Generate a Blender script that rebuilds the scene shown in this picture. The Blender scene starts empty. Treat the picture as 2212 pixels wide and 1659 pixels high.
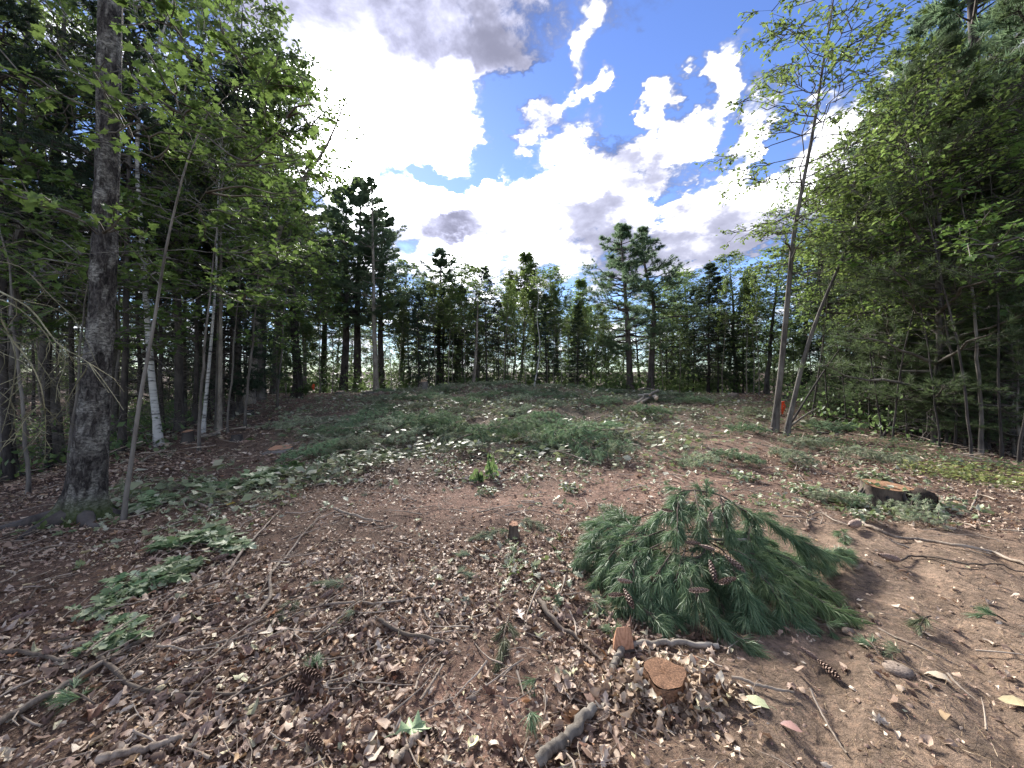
import bpy, math, numpy as np
from mathutils import Matrix, Vector

# ------------------------------------------------------------------ camera, world, sun, exposure
S = bpy.context.scene
COL = S.collection
FP, CX, CY = 831.7, 1106.0, 829.5          # focal length / centre in the units used for measured positions
EYE = 1.6
cam_d = bpy.data.cameras.new('camera'); cam = bpy.data.objects.new('camera', cam_d); COL.objects.link(cam)
cam_d.sensor_width = 36.0; cam_d.lens = 36.0*385.0/1024.0
cam_d.clip_start = 0.05; cam_d.clip_end = 3000
cam.location = (0, 0, EYE); cam.rotation_euler = (math.radians(90), 0, 0)
S.camera = cam
SUN_AZ, SUN_EL = math.radians(-18.5), math.radians(31)   # azimuth from +Y towards +X
sun_dir = Vector((math.sin(SUN_AZ)*math.cos(SUN_EL), math.cos(SUN_AZ)*math.cos(SUN_EL), math.sin(SUN_EL)))
sd = bpy.data.lights.new('sun', 'SUN'); sun = bpy.data.objects.new('sun', sd); COL.objects.link(sun)
sd.energy = 1.5; sd.angle = math.radians(12); sd.color = (1.0, 0.95, 0.87)
sun.rotation_euler = sun_dir.to_track_quat('Z', 'Y').to_euler()
S.view_settings.view_transform = 'Standard'; S.view_settings.look = 'None'
S.view_settings.exposure = 2.9; S.view_settings.gamma = 1; S.view_settings.use_curve_mapping = False
S.render.engine = 'CYCLES'
S.cycles.max_bounces = 5; S.cycles.diffuse_bounces = 3; S.cycles.glossy_bounces = 2
S.cycles.transmission_bounces = 3; S.cycles.transparent_max_bounces = 2
S.cycles.caustics_reflective = False; S.cycles.caustics_refractive = False
S.cycles.sample_clamp_indirect = 6
S.cycles.use_denoising = True; S.cycles.denoiser = 'OPENIMAGEDENOISE'; S.cycles.denoising_prefilter = 'NONE'

def pdir(px, py):
    return Vector(((px-CX)/FP, 1.0, (CY-py)/FP)).normalized()

def build_world():
    w = bpy.data.worlds.new('World'); S.world = w; w.use_nodes = True
    nt = w.node_tree; N = nt.nodes; L = nt.links; N.clear()
    def nd(t, **k):
        n = N.new(t)
        for a, b in k.items(): setattr(n, a, b)
        return n
    def math_(op, a, b=None, c=None):
        n = nd('ShaderNodeMath', operation=op)
        for i, v in enumerate((a, b, c)):
            if v is None: continue
            if isinstance(v, (int, float)): n.inputs[i].default_value = v
            else: L.new(v, n.inputs[i])
        return n.outputs[0]
    def smooth(v, a, b, lo=0.0, hi=1.0):
        n = nd('ShaderNodeMapRange', interpolation_type='SMOOTHSTEP')
        L.new(v, n.inputs[0])
        for i, q in zip((1, 2, 3, 4), (a, b, lo, hi)): n.inputs[i].default_value = q
        return n.outputs[0]
    tc = nd('ShaderNodeTexCoord'); d = tc.outputs['Generated']
    def noise(vec, scale, detail, rough=0.55, dist=0.0):
        n = nd('ShaderNodeTexNoise'); n.inputs['Scale'].default_value = scale
        n.inputs['Detail'].default_value = detail; n.inputs['Roughness'].default_value = rough
        n.inputs['Distortion'].default_value = dist
        L.new(vec, n.inputs['Vector']); return n
    # cloud-layer coordinates: direction divided by height, so clouds flatten towards the horizon
    sep = nd('ShaderNodeSeparateXYZ'); L.new(d, sep.inputs[0])
    zz = math_('ADD', math_('ABSOLUTE', sep.outputs[2]), 0.28)
    cmb = nd('ShaderNodeCombineXYZ')
    L.new(math_('DIVIDE', sep.outputs[0], zz), cmb.inputs[0]); L.new(math_('DIVIDE', sep.outputs[1], zz), cmb.inputs[1])
    cmb.inputs[2].default_value = 3.1
    lay = cmb.outputs[0]
    wn = noise(lay, 4.2, 5, 0.62)
    ws = nd('ShaderNodeVectorMath', operation='SUBTRACT'); L.new(wn.outputs['Color'], ws.inputs[0]); ws.inputs[1].default_value = (.5, .5, .5)
    wm = nd('ShaderNodeVectorMath', operation='SCALE'); L.new(ws.outputs[0], wm.inputs[0]); wm.inputs['Scale'].default_value = 0.30
    wa = nd('ShaderNodeVectorMath', operation='ADD'); L.new(d, wa.inputs[0]); L.new(wm.outputs[0], wa.inputs[1])
    dw = wa.outputs[0]
    def field(blobs, base):
        acc = base
        for (px, py, rx, ry, rot, wgt) in blobs:
            c = pdir(px, py); cs = c.y
            t1 = -Vector((0, 0, 1)).cross(c).normalized(); t2 = t1.cross(c).normalized()
            if t2.z < 0: t2 = -t2
            a = math.radians(rot)
            u = (t1*math.cos(a)+t2*math.sin(a)).normalized(); v = c.cross(u)
            q = []
            for ax, r in ((u, rx), (v, ry)):
                n = nd('ShaderNodeVectorMath', operation='DOT_PRODUCT'); L.new(dw, n.inputs[0]); n.inputs[1].default_value = ax/(r/FP*cs); q.append(n.outputs['Value'])
            r2 = math_('MULTIPLY_ADD', q[0], q[0], math_('MULTIPLY', q[1], q[1]))
            acc = math_('MULTIPLY_ADD', smooth(r2, 1.0, 0.0), wgt, acc)
        return acc
    f1 = noise(lay, 1.9, 5, 0.6).outputs[0]
    f2 = noise(lay, 5.5, 8, 0.62, 0.4).outputs[0]
    base = math_('MULTIPLY_ADD', f1, 1.5, math_('MULTIPLY_ADD', f2, 1.5, -1.0+SKY_COVER))
    f4 = noise(lay, 15.0, 5, 0.65, 0.3).outputs[0]
    base = math_('MULTIPLY_ADD', f4, 1.1, math_('SUBTRACT', base, 0.55))
    cover = field(COVER, base)
    alpha = smooth(cover, 0.30, 1.0)
    f3 = noise(lay, 3.3, 7, 0.6, 0.2).outputs[0]
    g0 = math_('MULTIPLY_ADD', f3, 3.6, math_('MULTIPLY_ADD', cover, 0.18, -1.36))
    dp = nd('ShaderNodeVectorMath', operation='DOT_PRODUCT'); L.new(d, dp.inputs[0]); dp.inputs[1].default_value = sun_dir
    front = smooth(dp.outputs['Value'], 0.35, -0.5)  # unseen clouds opposite the sun made whiter and brighter, added to light the view
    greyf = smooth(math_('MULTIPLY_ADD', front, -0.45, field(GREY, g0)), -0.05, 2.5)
    rmp = nd('ShaderNodeValToRGB'); L.new(greyf, rmp.inputs[0]); el = rmp.color_ramp.elements
    while len(el) < 5: el.new(.5)
    for e_, (p_, c_) in zip(el, [(0, (.60, .60, .63)), (.13, (.31, .31, .33)), (.30, (.15, .15, .172)), (.55, (.082, .084, .108)), (1, (.045, .046, .064))]): e_.position = p_; e_.color = c_+(1,)
    # forward scattering: clouds between us and the sun are far brighter
    dpm = math_('MAXIMUM', dp.outputs['Value'], 0.0)
    inv = math_('MULTIPLY_ADD', greyf, -0.99, 1.0)
    gl = math_('MULTIPLY', math_('MULTIPLY_ADD', math_('POWER', dpm, 26.0), 9.0, math_('MULTIPLY', math_('POWER', dpm, 4.0), 0.5)), inv)
    cb = nd('ShaderNodeBackground'); L.new(rmp.outputs[0], cb.inputs[0])
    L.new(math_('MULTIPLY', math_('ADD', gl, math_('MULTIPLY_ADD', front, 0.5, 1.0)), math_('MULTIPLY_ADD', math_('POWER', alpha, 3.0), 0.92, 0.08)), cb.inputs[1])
    sky = nd('ShaderNodeTexSky', sky_type='NISHITA'); sky.sun_disc = False
    sky.sun_elevation = SUN_EL; sky.sun_rotation = SUN_AZ
    sky.air_density = 1.0; sky.dust_density = 0.05; sky.ozone_density = 3.0
    hs = nd('ShaderNodeHueSaturation'); L.new(sky.outputs[0], hs.inputs['Color']); hs.inputs['Saturation'].default_value = 1.12; hs.inputs['Hue'].default_value = 0.517; hs.inputs['Value'].default_value = 0.64
    sb = nd('ShaderNodeBackground'); L.new(hs.outputs[0], sb.inputs[0]); sb.inputs[1].default_value = SKY_STRENGTH
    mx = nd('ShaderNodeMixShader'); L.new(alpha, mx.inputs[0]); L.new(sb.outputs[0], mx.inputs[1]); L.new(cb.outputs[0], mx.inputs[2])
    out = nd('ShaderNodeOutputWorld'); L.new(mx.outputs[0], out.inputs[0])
SKY_STRENGTH, SKY_COVER = 0.05, 0.06
COVER = [(850, 30, 430, 170, 4, .8), (790, 300, 230, 240, 0, .7), (970, 230, 110, 160, 20, .4),
    (1140, 265, 110, 65, -15, .5), (1290, 70, 50, 150, -10, .42), (1280, 205, 120, 36, 30, .5), (1345, 150, 60, 32, 45, .35),
    (1530, 220, 170, 50, 38, .55), (1400, 310, 90, 50, 48, .5), (1690, 170, 110, 40, 25, .3),
    (1260, 390, 190, 75, -8, .6), (1000, 510, 260, 90, 10, .55), (1320, 520, 330, 120, 5, .55),
    (1640, 480, 280, 110, 10, .45), (1560, 340, 80, 40, 25, .4), (1850, 330, 240, 90, 25, .45), (1080, 425, 80, 40, 20, .45), (880, 480, 140, 60, 0, .4),
    (1160, 150, 170, 50, 42, -.75), (1060, 215, 70, 60, 0, -.5), (1050, 330, 110, 55, 60, -.65), (920, 395, 90, 50, 5, -1.1), (1150, 345, 100, 34, 0, -.4),
    (1530, 80, 200, 110, 10, -.6), (1850, 80, 260, 150, 0, -.5), (1350, 250, 90, 45, 38, -.5), (1690, 300, 170, 46, 30, -.55),
    (1480, 395, 60, 34, 40, -.4), (1440, 140, 60, 120, -25, -.4), (1600, 570, 140, 36, 10, -.4), (1240, 120, 40, 110, -15, -.35)]
GREY = [(790, 20, 500, 150, 4, 1.35), (1090, 70, 220, 130, 30, .45), (1150, 260, 120, 60, -15, .65), (930, 280, 90, 100, 0, .7),
    (870, 540, 240, 70, 10, .5), (1010, 490, 160, 50, 22, .85), (1290, 490, 170, 80, -15, .8), (1500, 550, 330, 100, 0, .8), (1340, 365, 120, 50, -25, .55), (700, 300, 60, 50, 0, .4),
    (820, 300, 190, 180, 0, -.8), (960, 150, 60, 70, 0, -.8), (1120, 530, 150, 55, 25, -.6), (1440, 430, 130, 40, 15, -.5), (1280, 200, 130, 45, 30, -.6), (1540, 220, 150, 50, 38, -.6), (1240, 395, 100, 55, 0, -.5), (930, 465, 150, 36, 0, -.5)]
build_world()

# ------------------------------------------------------------------ noise and terrain
def _h(ix, iy, iz, s):
    n = (ix*374761393 + iy*668265263 + iz*2147483647 + s*974634777) & 0xffffffff
    n = ((n ^ (n >> 13))*1274126177) & 0xffffffff
    return ((n ^ (n >> 16)) & 0xffff)/65535.0
def vnoise(x, y, z=0.0, s=0):
    x, y, z = np.broadcast_arrays(np.asarray(x, float), np.asarray(y, float), np.asarray(z, float))
    ix, iy, iz = np.floor(x).astype(np.int64), np.floor(y).astype(np.int64), np.floor(z).astype(np.int64)
    fx, fy, fz = x-ix, y-iy, z-iz
    fx, fy, fz = (f*f*(3-2*f) for f in (fx, fy, fz))
    r = 0
    for a in (0, 1):
        for b in (0, 1):
            for c in (0, 1):
                r = r + _h(ix+a, iy+b, iz+c, s)*(fx if a else 1-fx)*(fy if b else 1-fy)*(fz if c else 1-fz)
    return r
def fbm(x, y, z=0.0, o=4, s=0):
    r, a, t = 0, 1.0, 0
    for i in range(o):
        r = r+a*vnoise(x*2**i, y*2**i, z*2**i, s+i); t += a; a *= .5
    return r/t
def sm(t):
    t = np.clip(t, 0, 1); return t*t*(3-2*t)
def ell(x, y, cx, cy, rx, ry, rot=0.0):
    c, s = math.cos(rot), math.sin(rot)
    u = ((x-cx)*c+(y-cy)*s)/rx; v = (-(x-cx)*s+(y-cy)*c)/ry
    return np.exp(-(u*u+v*v))
def left_edge(y): return -3.0-0.5*np.maximum(y, 0)
def right_edge(y): return np.where(y < 11, 9.6-0.12*y, 8.3+0.55*(y-11))
def slash_mask(x, y):
    m = ell(x, y, 1.0, 9.0, 2.2, 1.1)+ell(x, y, -1.6, 9.8, 3.4, 1.6)+ell(x, y, -.5, 13.5, 5.5, 3.2)+ell(x, y, .5, 18.5, 8.0, 4.0)
    m = 1.5*m+.9*ell(x, y, -3.6, 6.6, 1.9, .8, .5)+.8*ell(x, y, 6.5, 17, 4.0, 4.5)+.35*ell(x, y, -4.3, 5.3, .9, .5, .4)
    return np.clip(m, 0, 1)
def red_mask(x, y):
    m = ell(x, y, 4.2, 9.5, 1.7, 3.0, -.35)+ell(x, y, -.2, 5.4, 1.8, .75)+.8*ell(x, y, 2.2, 6.2, 1.7, .8, .3)+.9*ell(x, y, -.25, 1.9, .55, .35)+.6*ell(x, y, -7, 19, 6, 3)
    return np.clip(m*1.2, 0, 1)
def sand_mask(x, y):
    m = ell(x, y, 2.7, 2.2, 1.35, 1.25, .5)+ell(x, y, 3.6, 3.6, 1.6, .9, .3)+.5*ell(x, y, 1.4, 1.7, .6, .6)
    return np.clip(m*1.35, 0, 1)
def hgt(x, y, fine=True):
    x = np.asarray(x, float); y = np.asarray(y, float)
    z = 1.0*sm((y-4)/19)+.55*ell(x, y, -1.3, 22.5, 4.5, 5)
    z = z-.9*sm((left_edge(y)-x)/6)*sm((30-y)/10)
    z = z-.5*sm((y-26)/12)+3.3*sm((y-38)/34)+3.0*sm((y-80)/400)
    z = z+(fbm(x*.45, y*.45, 0, 3, 11)-.5)*.20*sm((y-1)/5)
    z = z+(fbm(x*1.9, y*1.9, 0, 3, 5)-.5)*.085
    z = z+slash_mask(x, y)*(fbm(x*1.3, y*1.3, 0, 3, 8)-.3)*.45*sm((y-4)/5)
    if fine:
        near = sm((24-np.hypot(x, y))/14)
        z = z+(fbm(x*9, y*9, 0, 3, 21)-.5)*.036*near
        sa = sand_mask(x, y); z = z+sa*(fbm(x*7, y*7, 0, 3, 23)-.5)*.05-sa*.045*sm((np.sin((x*.8-y*.62)*9+2*fbm(x*2, y*2, 0, 2, 3))-.2)/.8)
    return z
cam.location.z = EYE+float(hgt(0, 0, False))
EYE = cam.location.z
def wx(px, Y): return (px-CX)/FP*Y
def gp(px, py):
    Y = np.arange(1.2, 45, .01); x = (px-CX)/FP*Y; z = EYE-(py-CY)/FP*Y
    k = np.nonzero(z <= hgt(x, Y))[0]
    i = k[0] if len(k) else np.argmin(np.abs(z-hgt(x, Y)))
    return np.array((x[i], Y[i], float(hgt(x[i], Y[i]))))
def at(px, py, Y): return np.array(((px-CX)/FP*Y, Y, EYE-(py-CY)/FP*Y))
def pz(px, py, z):
    Y = (EYE-z)*FP/(py-CY); return np.array(((px-CX)/FP*Y, Y, z))
def ground(x, y): return np.array((x, y, float(hgt(x, y))))

# ------------------------------------------------------------------ mesh building
class Geo:
    def __init__(s): s.v = []; s.f = {}; s.n = 0
    def add(s, v, f):
        v = np.asarray(v, np.float32).reshape(-1, 3); f = np.asarray(f, np.int64)
        if len(v) == 0: return s
        s.f.setdefault(f.shape[1], []).append(f+s.n); s.v.append(v); s.n += len(v); return s
    def mesh(s, name, mat, smooth=False):
        me = bpy.data.meshes.new(name)
        v = np.concatenate(s.v)
        me.vertices.add(len(v)); me.vertices.foreach_set('co', v.ravel())
        li, st, tot, k0 = [], [], [], 0
        for k, fl in s.f.items():
            f = np.concatenate(fl); li.append(f.ravel()); m = len(f)
            st.append(k0+np.arange(m)*k); tot.append(np.full(m, k)); k0 += m*k
        li = np.concatenate(li); st = np.concatenate(st)
        me.loops.add(len(li)); me.loops.foreach_set('vertex_index', li.astype(np.int32))
        me.polygons.add(len(st)); me.polygons.foreach_set('loop_start', st.astype(np.int32))
        me.update(calc_edges=True); me.validate()
        if smooth: me.shade_smooth()
        if mat: me.materials.append(mat)
        return me
def link(name, me, parent=None, loc=None):
    o = bpy.data.objects.new(name, me); COL.objects.link(o)
    if parent: o.parent = parent
    if loc is not None: o.location = loc
    return o
def tag(o, label=None, cat=None, group=None, kind=None):
    for k, v in (('label', label), ('category', cat), ('group', group), ('kind', kind)):
        if v: o[k] = v
    return o
def thing(name, label, cat, loc, rz=0.0, group=None, sc=1.0):
    o = bpy.data.objects.new(name, None); COL.objects.link(o); o.empty_display_size = .1
    o.location = loc; o.rotation_euler = (0, 0, rz); o.scale = (sc,)*3 if np.isscalar(sc) else sc
    return tag(o, label, cat, group)
def nrm(a): return a/np.maximum(np.linalg.norm(a, axis=-1, keepdims=True), 1e-9)
def tubes(P, R, k=5, cap=False):
    P = np.asarray(P, float); R = np.asarray(R, float)
    if P.ndim == 2: P = P[None]; R = R[None]
    m, n, _ = P.shape
    T = nrm(np.gradient(P, axis=1))
    ov = nrm(P[:, -1]-P[:, 0]); ref = np.where(np.abs(ov[:, 2:3]) > .8, np.array([[1., 0, 0]]), np.array([[0., 0, 1.]]))[:, None, :]
    A = nrm(np.cross(T, np.broadcast_to(ref, T.shape))); B = np.cross(T, A)
    th = np.arange(k)*2*np.pi/k
    V = P[:, :, None]+R[:, :, None, None]*(np.cos(th)[None, None, :, None]*A[:, :, None]+np.sin(th)[None, None, :, None]*B[:, :, None])
    i, j = np.meshgrid(np.arange(n-1), np.arange(k), indexing='ij')
    q = np.stack([i*k+j, i*k+(j+1) % k, (i+1)*k+(j+1) % k, (i+1)*k+j], -1).reshape(-1, 4)
    F = (q[None]+(np.arange(m)*n*k)[:, None, None]).reshape(-1, 4)
    if cap: pass
    return V.reshape(-1, 3), F
def resample(pts, n):
    pts = np.asarray(pts, float)
    d = np.r_[0, np.cumsum(np.linalg.norm(np.diff(pts, axis=0), axis=1))]; d /= d[-1]
    t = np.linspace(0, 1, n)
    # Catmull-Rom through the points for a natural curve
    if len(pts) > 2:
        tang = np.gradient(pts, d, axis=0)
        i = np.clip(np.searchsorted(d, t, 'right')-1, 0, len(d)-2); h = d[i+1]-d[i]; u = ((t-d[i])/h)[:, None]; h = h[:, None]
        return (2*u**3-3*u**2+1)*pts[i]+(u**3-2*u**2+u)*h*tang[i]+(-2*u**3+3*u**2)*pts[i+1]+(u**3-u**2)*h*tang[i+1]
    return pts[0]+(pts[1]-pts[0])*t[:, None]

# leaf outlines: x across, y along (unit length), fan from the base point
def outline(kind):
    if kind == 'diamond': return np.array([(0, 0), (.30, .45), (0, 1), (-.30, .45)])
    if kind == 'oval': return np.array([(0, 0), (.24, .22), (.31, .52), (.17, .82), (0, 1), (-.17, .82), (-.31, .52), (-.24, .22)])
    if kind == 'maple': 
        h = [(.10, .10), (.40, .06), (.30, .28), (.56, .52), (.30, .52), (.26, .72), (.13, .70)]
        return np.array([(0, 0)]+h+[(0, 1)]+[(-a, b) for a, b in h[::-1]])
    if kind == 'oak':
        h = [(.05, .12), (.22, .20), (.09, .30), (.33, .42), (.12, .50), (.36, .68), (.12, .72), (.2, .88)]
        return np.array([(0, 0)]+h+[(0, 1)]+[(-a, b) for a, b in h[::-1]])
def leaves(g, P, D, Nn, size, kind='diamond', fold=.25, curl=.0, rng=None, wide=1.0, rough=.05):
    """leaf blades at P heading D with face normal Nn"""
    P = np.asarray(P, float); m = len(P)
    if m == 0: return
    D = nrm(D); X = nrm(np.cross(D, Nn)); Z = np.cross(X, D)
    o = outline(kind); k = len(o)
    if kind != 'diamond': o = np.vstack([o, (0, .45)])
    sz = np.broadcast_to(np.asarray(size, float), (m,))[:, None, None]
    wd = np.broadcast_to(np.asarray(wide, float), (m,))[:, None]
    cu = np.broadcast_to(np.asarray(curl, float), (m,))[:, None]
    fo = np.broadcast_to(np.asarray(fold, float), (m,))[:, None]
    ox = o[None, :, 0]*wd; oy = np.repeat(o[None, :, 1], m, 0)
    oz = fo*np.abs(o[None, :, 0])+cu*((oy-.4)**2)*2
    if rng is not None and kind != 'diamond': oz = oz+rng.normal(0, rough, oz.shape)
    V = P[:, None]+sz*(ox[..., None]*X[:, None]+oy[..., None]*D[:, None]+oz[..., None]*Z[:, None])
    if kind == 'diamond': f = np.array([(0, 1, 2), (0, 2, 3)])
    else: f = np.array([(k, i, (i+1) % k) for i in range(k)])
    F = (f[None]+(np.arange(m)*V.shape[1])[:, None, None]).reshape(-1, 3)
    g.add(V, F)
def tufts(g, C, D, nb, length, width, spread, rng, droop=0.0):
    """bundles of needle blades"""
    C = np.repeat(np.asarray(C, float), nb, 0); D = np.repeat(nrm(np.asarray(D, float)), nb, 0); m = len(C)
    d = nrm(D+spread*rng.normal(0, 1, (m, 3)))
    l = length*rng.uniform(.7, 1.15, (m, 1))
    sd_ = nrm(np.cross(d, rng.normal(0, 1, (m, 3))))*width
    tip = C+d*l; tip[:, 2] -= droop*l[:, 0]
    V = np.stack([C-sd_*.5, C+sd_*.5, tip], 1)
    g.add(V, np.arange(m*3).reshape(-1, 3))
def needles(g, C, D, nb, length, width, spread, rng, droop=.25):
    """closer needles: three triangles each, bent downward"""
    C = np.repeat(np.asarray(C, float), nb, 0); D = np.repeat(nrm(np.asarray(D, float)), nb, 0); m = len(C)
    d = nrm(D+spread*rng.normal(0, 1, (m, 3)))
    l = length*rng.uniform(.75, 1.15, (m, 1))
    s_ = nrm(np.cross(d, rng.normal(0, 1, (m, 3))))*width*.5
    mid = C+d*l*.55; tip = C+d*l; mid[:, 2] -= droop*.3*l[:, 0]; tip[:, 2] -= droop*l[:, 0]
    V = np.stack([C-s_, C+s_, mid+s_, mid-s_, tip], 1)
    b = np.arange(m)[:, None]*5
    g.add(V, np.concatenate([b+np.array([0, 1, 2]), b+np.array([0, 2, 3]), b+np.array([3, 2, 4])]))

# ------------------------------------------------------------------ materials
def lin(h):
    return tuple(((int(h[i:i+2], 16)/255+.055)/1.055)**2.4 if int(h[i:i+2], 16) > 10 else int(h[i:i+2], 16)/255/12.92 for i in (0, 2, 4))+(1,)
class MT:
    def __init__(s, name):
        s.m = bpy.data.materials.new(name); s.m.use_nodes = True
        s.nt = s.m.node_tree; s.N = s.nt.nodes; s.L = s.nt.links
        s.p = s.N['Principled BSDF']; s.out = s.N['Material Output']
    def nd(s, t, ins=None, **k):
        n = s.N.new(t)
        for a, b in k.items(): setattr(n, a, b)
        for a, b in (ins or {}).items():
            if hasattr(b, 'links') or isinstance(b, bpy.types.NodeSocket): s.L.new(b, n.inputs[a])
            else: n.inputs[a].default_value = b
        return n
    def ramp(s, fac, cols, pos=None, const=False):
        n = s.nd('ShaderNodeValToRGB', {0: fac}); e = n.color_ramp.elements
        while len(e) < len(cols): e.new(.5)
        for i, c in enumerate(cols):
            e[i].position = pos[i] if pos else i/(len(cols)-1); e[i].color = tuple(c[:3])+(1,)
        if const: n.color_ramp.interpolation = 'CONSTANT'
        return n.outputs[0]
    def noise(s, scale, detail=4, rough=.6, vec=None, dist=0):
        ins = {'Scale': scale, 'Detail': detail, 'Roughness': rough, 'Distortion': dist}
        if vec is not None: ins['Vector'] = vec
        return s.nd('ShaderNodeTexNoise', ins).outputs[0]
    def mix(s, f, a, b, mode='MIX'):
        n = s.nd('ShaderNodeMix', {0: f, 6: a, 7: b}, data_type='RGBA', blend_type=mode); return n.outputs[2]
    def mapv(s, scale, src='Object'):
        tc = s.nd('ShaderNodeTexCoord').outputs[src]
        return s.nd('ShaderNodeMapping', {0: tc, 'Scale': scale}).outputs[0]
    def bump(s, h, strength, dist):
        s.L.new(s.nd('ShaderNodeBump', {'Height': h, 'Strength': strength, 'Distance': dist}).outputs[0], s.p.inputs['Normal'])
    def base(s, c, rough=.8, spec=.3):
        if isinstance(c, bpy.types.NodeSocket): s.L.new(c, s.p.inputs['Base Color'])
        else: s.p.inputs['Base Color'].default_value = c
        s.p.inputs['Roughness'].default_value = rough; s.p.inputs['Specular IOR Level'].default_value = spec
        return s.m
def leaf_mat(name, cols, trans=(.16, .26, .03), fac=.4, rough=.45, spec=.35, objvar=.35):
    t = MT(name)
    rpi = t.nd('ShaderNodeNewGeometry').outputs['Random Per Island']
    oi = t.nd('ShaderNodeObjectInfo').outputs['Random']
    c = t.ramp(rpi, cols, (0, .2, .42, .66, .84, .93, .965, 1) if len(cols) == 8 else None)
    v = t.nd('ShaderNodeMapRange', {0: oi, 3: 1-objvar, 4: 1+objvar}).outputs[0]
    h = t.nd('ShaderNodeMapRange', {0: oi, 3: .49, 4: .515}).outputs[0]
    hsv = t.nd('ShaderNodeHueSaturation', {'Hue': h, 'Value': v, 'Color': c}).outputs[0]
    t.base(hsv, rough, spec)
    if fac:
        tr = t.nd('ShaderNodeBsdfTranslucent')
        t.L.new(t.mix(1.0, hsv, tuple(trans)+(1,), 'MULTIPLY') if False else t.mix(.55, hsv, tuple(trans)+(1,)), tr.inputs[0])
        ms = t.nd('ShaderNodeMixShader', {0: fac}); t.L.new(t.p.outputs[0], ms.inputs[1]); t.L.new(tr.outputs[0], ms.inputs[2])
        t.L.new(ms.outputs[0], t.out.inputs[0])
    return t.m
M = {}
M['maple'] = leaf_mat('maple leaf', [(.055, .105, .028), (.08, .14, .038), (.11, .175, .045), (.15, .20, .06)], (.24, .36, .09), .45)
M['broad'] = leaf_mat('broad leaf', [(.05, .092, .026), (.075, .13, .036), (.105, .165, .045), (.15, .19, .055)], (.30, .40, .11), .5)
M['oak'] = leaf_mat('oak leaf', [(.044, .08, .032), (.064, .11, .04), (.09, .14, .05)], (.25, .34, .12), .48)
M['pine'] = leaf_mat('pine needle', [(.048, .085, .05), (.068, .115, .063), (.095, .145, .075), (.12, .145, .065)], (.24, .34, .19), .48, .5, .3)
M['yngpine'] = leaf_mat('young pine needle', [(.055, .095, .05), (.08, .125, .06), (.105, .15, .07), (.13, .15, .065)], (.18, .25, .11), .4, .5, .3)
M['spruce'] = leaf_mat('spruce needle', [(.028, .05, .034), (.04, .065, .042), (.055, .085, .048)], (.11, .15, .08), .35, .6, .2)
M['bough'] = leaf_mat('cut pine needle', [(.06, .115, .06), (.095, .165, .082), (.155, .225, .115), (.27, .33, .19)], (.17, .26, .11), .28, .5, .35, .12)
M['boughlit'] = leaf_mat('lit yellowish cut pine needle', [(.075, .135, .055), (.12, .19, .075), (.18, .25, .105), (.29, .34, .18)], (.2, .28, .1), .3, .55, .3, .12)  # right-hand sprays, yellower and with the light on them put into the colour
M['midbough'] = leaf_mat('trodden pine needle', [(.10, .175, .10), (.155, .24, .135), (.235, .315, .175), (.36, .395, .24)], (.14, .2, .08), .22, .75, .15, .3)
M['slash'] = leaf_mat('slash needle', [(.165, .22, .135), (.25, .305, .19), (.345, .375, .245), (.50, .48, .35)], (.14, .17, .07), .2, .8, .1, .25)
M['wilted'] = leaf_mat('wilted leaf', [(.10, .15, .065), (.20, .25, .12), (.31, .35, .21), (.41, .43, .30), (.50, .48, .38)], (.25, .3, .1), .25, .5, .4, .15)
M['greenleaf'] = leaf_mat('cut green leaf', [(.09, .15, .06), (.155, .225, .10), (.28, .34, .18), (.44, .48, .31)], (.2, .27, .12), .25, .5, .4, .2)
M['yellowplant'] = leaf_mat('yellow green seedling leaf', [(.10, .13, .045), (.17, .19, .06), (.27, .27, .10)], (.26, .28, .09), .35)
M['litter'] = leaf_mat('fallen brown leaf', [(.09, .056, .040), (.185, .120, .085), (.31, .215, .155), (.45, .325, .235), (.55, .435, .325), (.65, .56, .44), (.52, .47, .29), (.36, .17, .08)], (.25, .14, .08), .15, .6, .3, .15)
M['litterone'] = None

def bark(name, dark, light, sc=(14, 14, 2.2), contrast=(.38, .62), bumpd=.012, patch=None):
    t = MT(name); v = t.mapv(sc)
    n1 = t.noise(1.0, 6, .65, v, .3); n2 = t.noise(1.3, 4, .6, t.mapv((2.5, 2.5, 1.2)))
    c = t.ramp(n1, [dark, light], contrast)
    c2 = t.mix(t.ramp(n2, [(0, 0, 0), (1, 1, 1)], (.42, .66)), c, patch or tuple(x*1.5 for x in light[:3])+(1,))
    oi = t.nd('ShaderNodeObjectInfo').outputs['Random']
    val = t.nd('ShaderNodeMapRange', {0: oi, 3: .75, 4: 1.25}).outputs[0]
    c2 = t.nd('ShaderNodeHueSaturation', {'Value': val, 'Color': c2}).outputs[0]
    t.base(c2, .85, .2); t.bump(n1, .7, bumpd); return t.m
M['bark_grey'] = bark('grey bark', (.045, .038, .034, 1), (.13, .115, .10, 1), patch=(.20, .185, .165, 1))
M['bark_dark'] = bark('dark bark', (.022, .019, .018, 1), (.065, .055, .05, 1), patch=(.09, .08, .072, 1))
M['bark_pine'] = bark('pine bark', (.032, .026, .024, 1), (.10, .082, .074, 1), sc=(9, 9, 2), patch=(.13, .11, .10, 1))
M['bark_pale'] = bark('pale smooth bark', (.10, .085, .07, 1), (.23, .20, .165, 1), sc=(22, 22, 9), patch=(.33, .295, .245, 1), bumpd=.008)
M['twig'] = bark('dead twig', (.11, .085, .065, 1), (.28, .225, .175, 1), sc=(30, 30, 8), bumpd=.002, patch=(.36, .30, .24, 1))
M['twig_dark'] = bark('dark twig', (.045, .034, .028, 1), (.12, .09, .07, 1), sc=(30, 30, 8), bumpd=.002, patch=(.16, .13, .1, 1))
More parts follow.
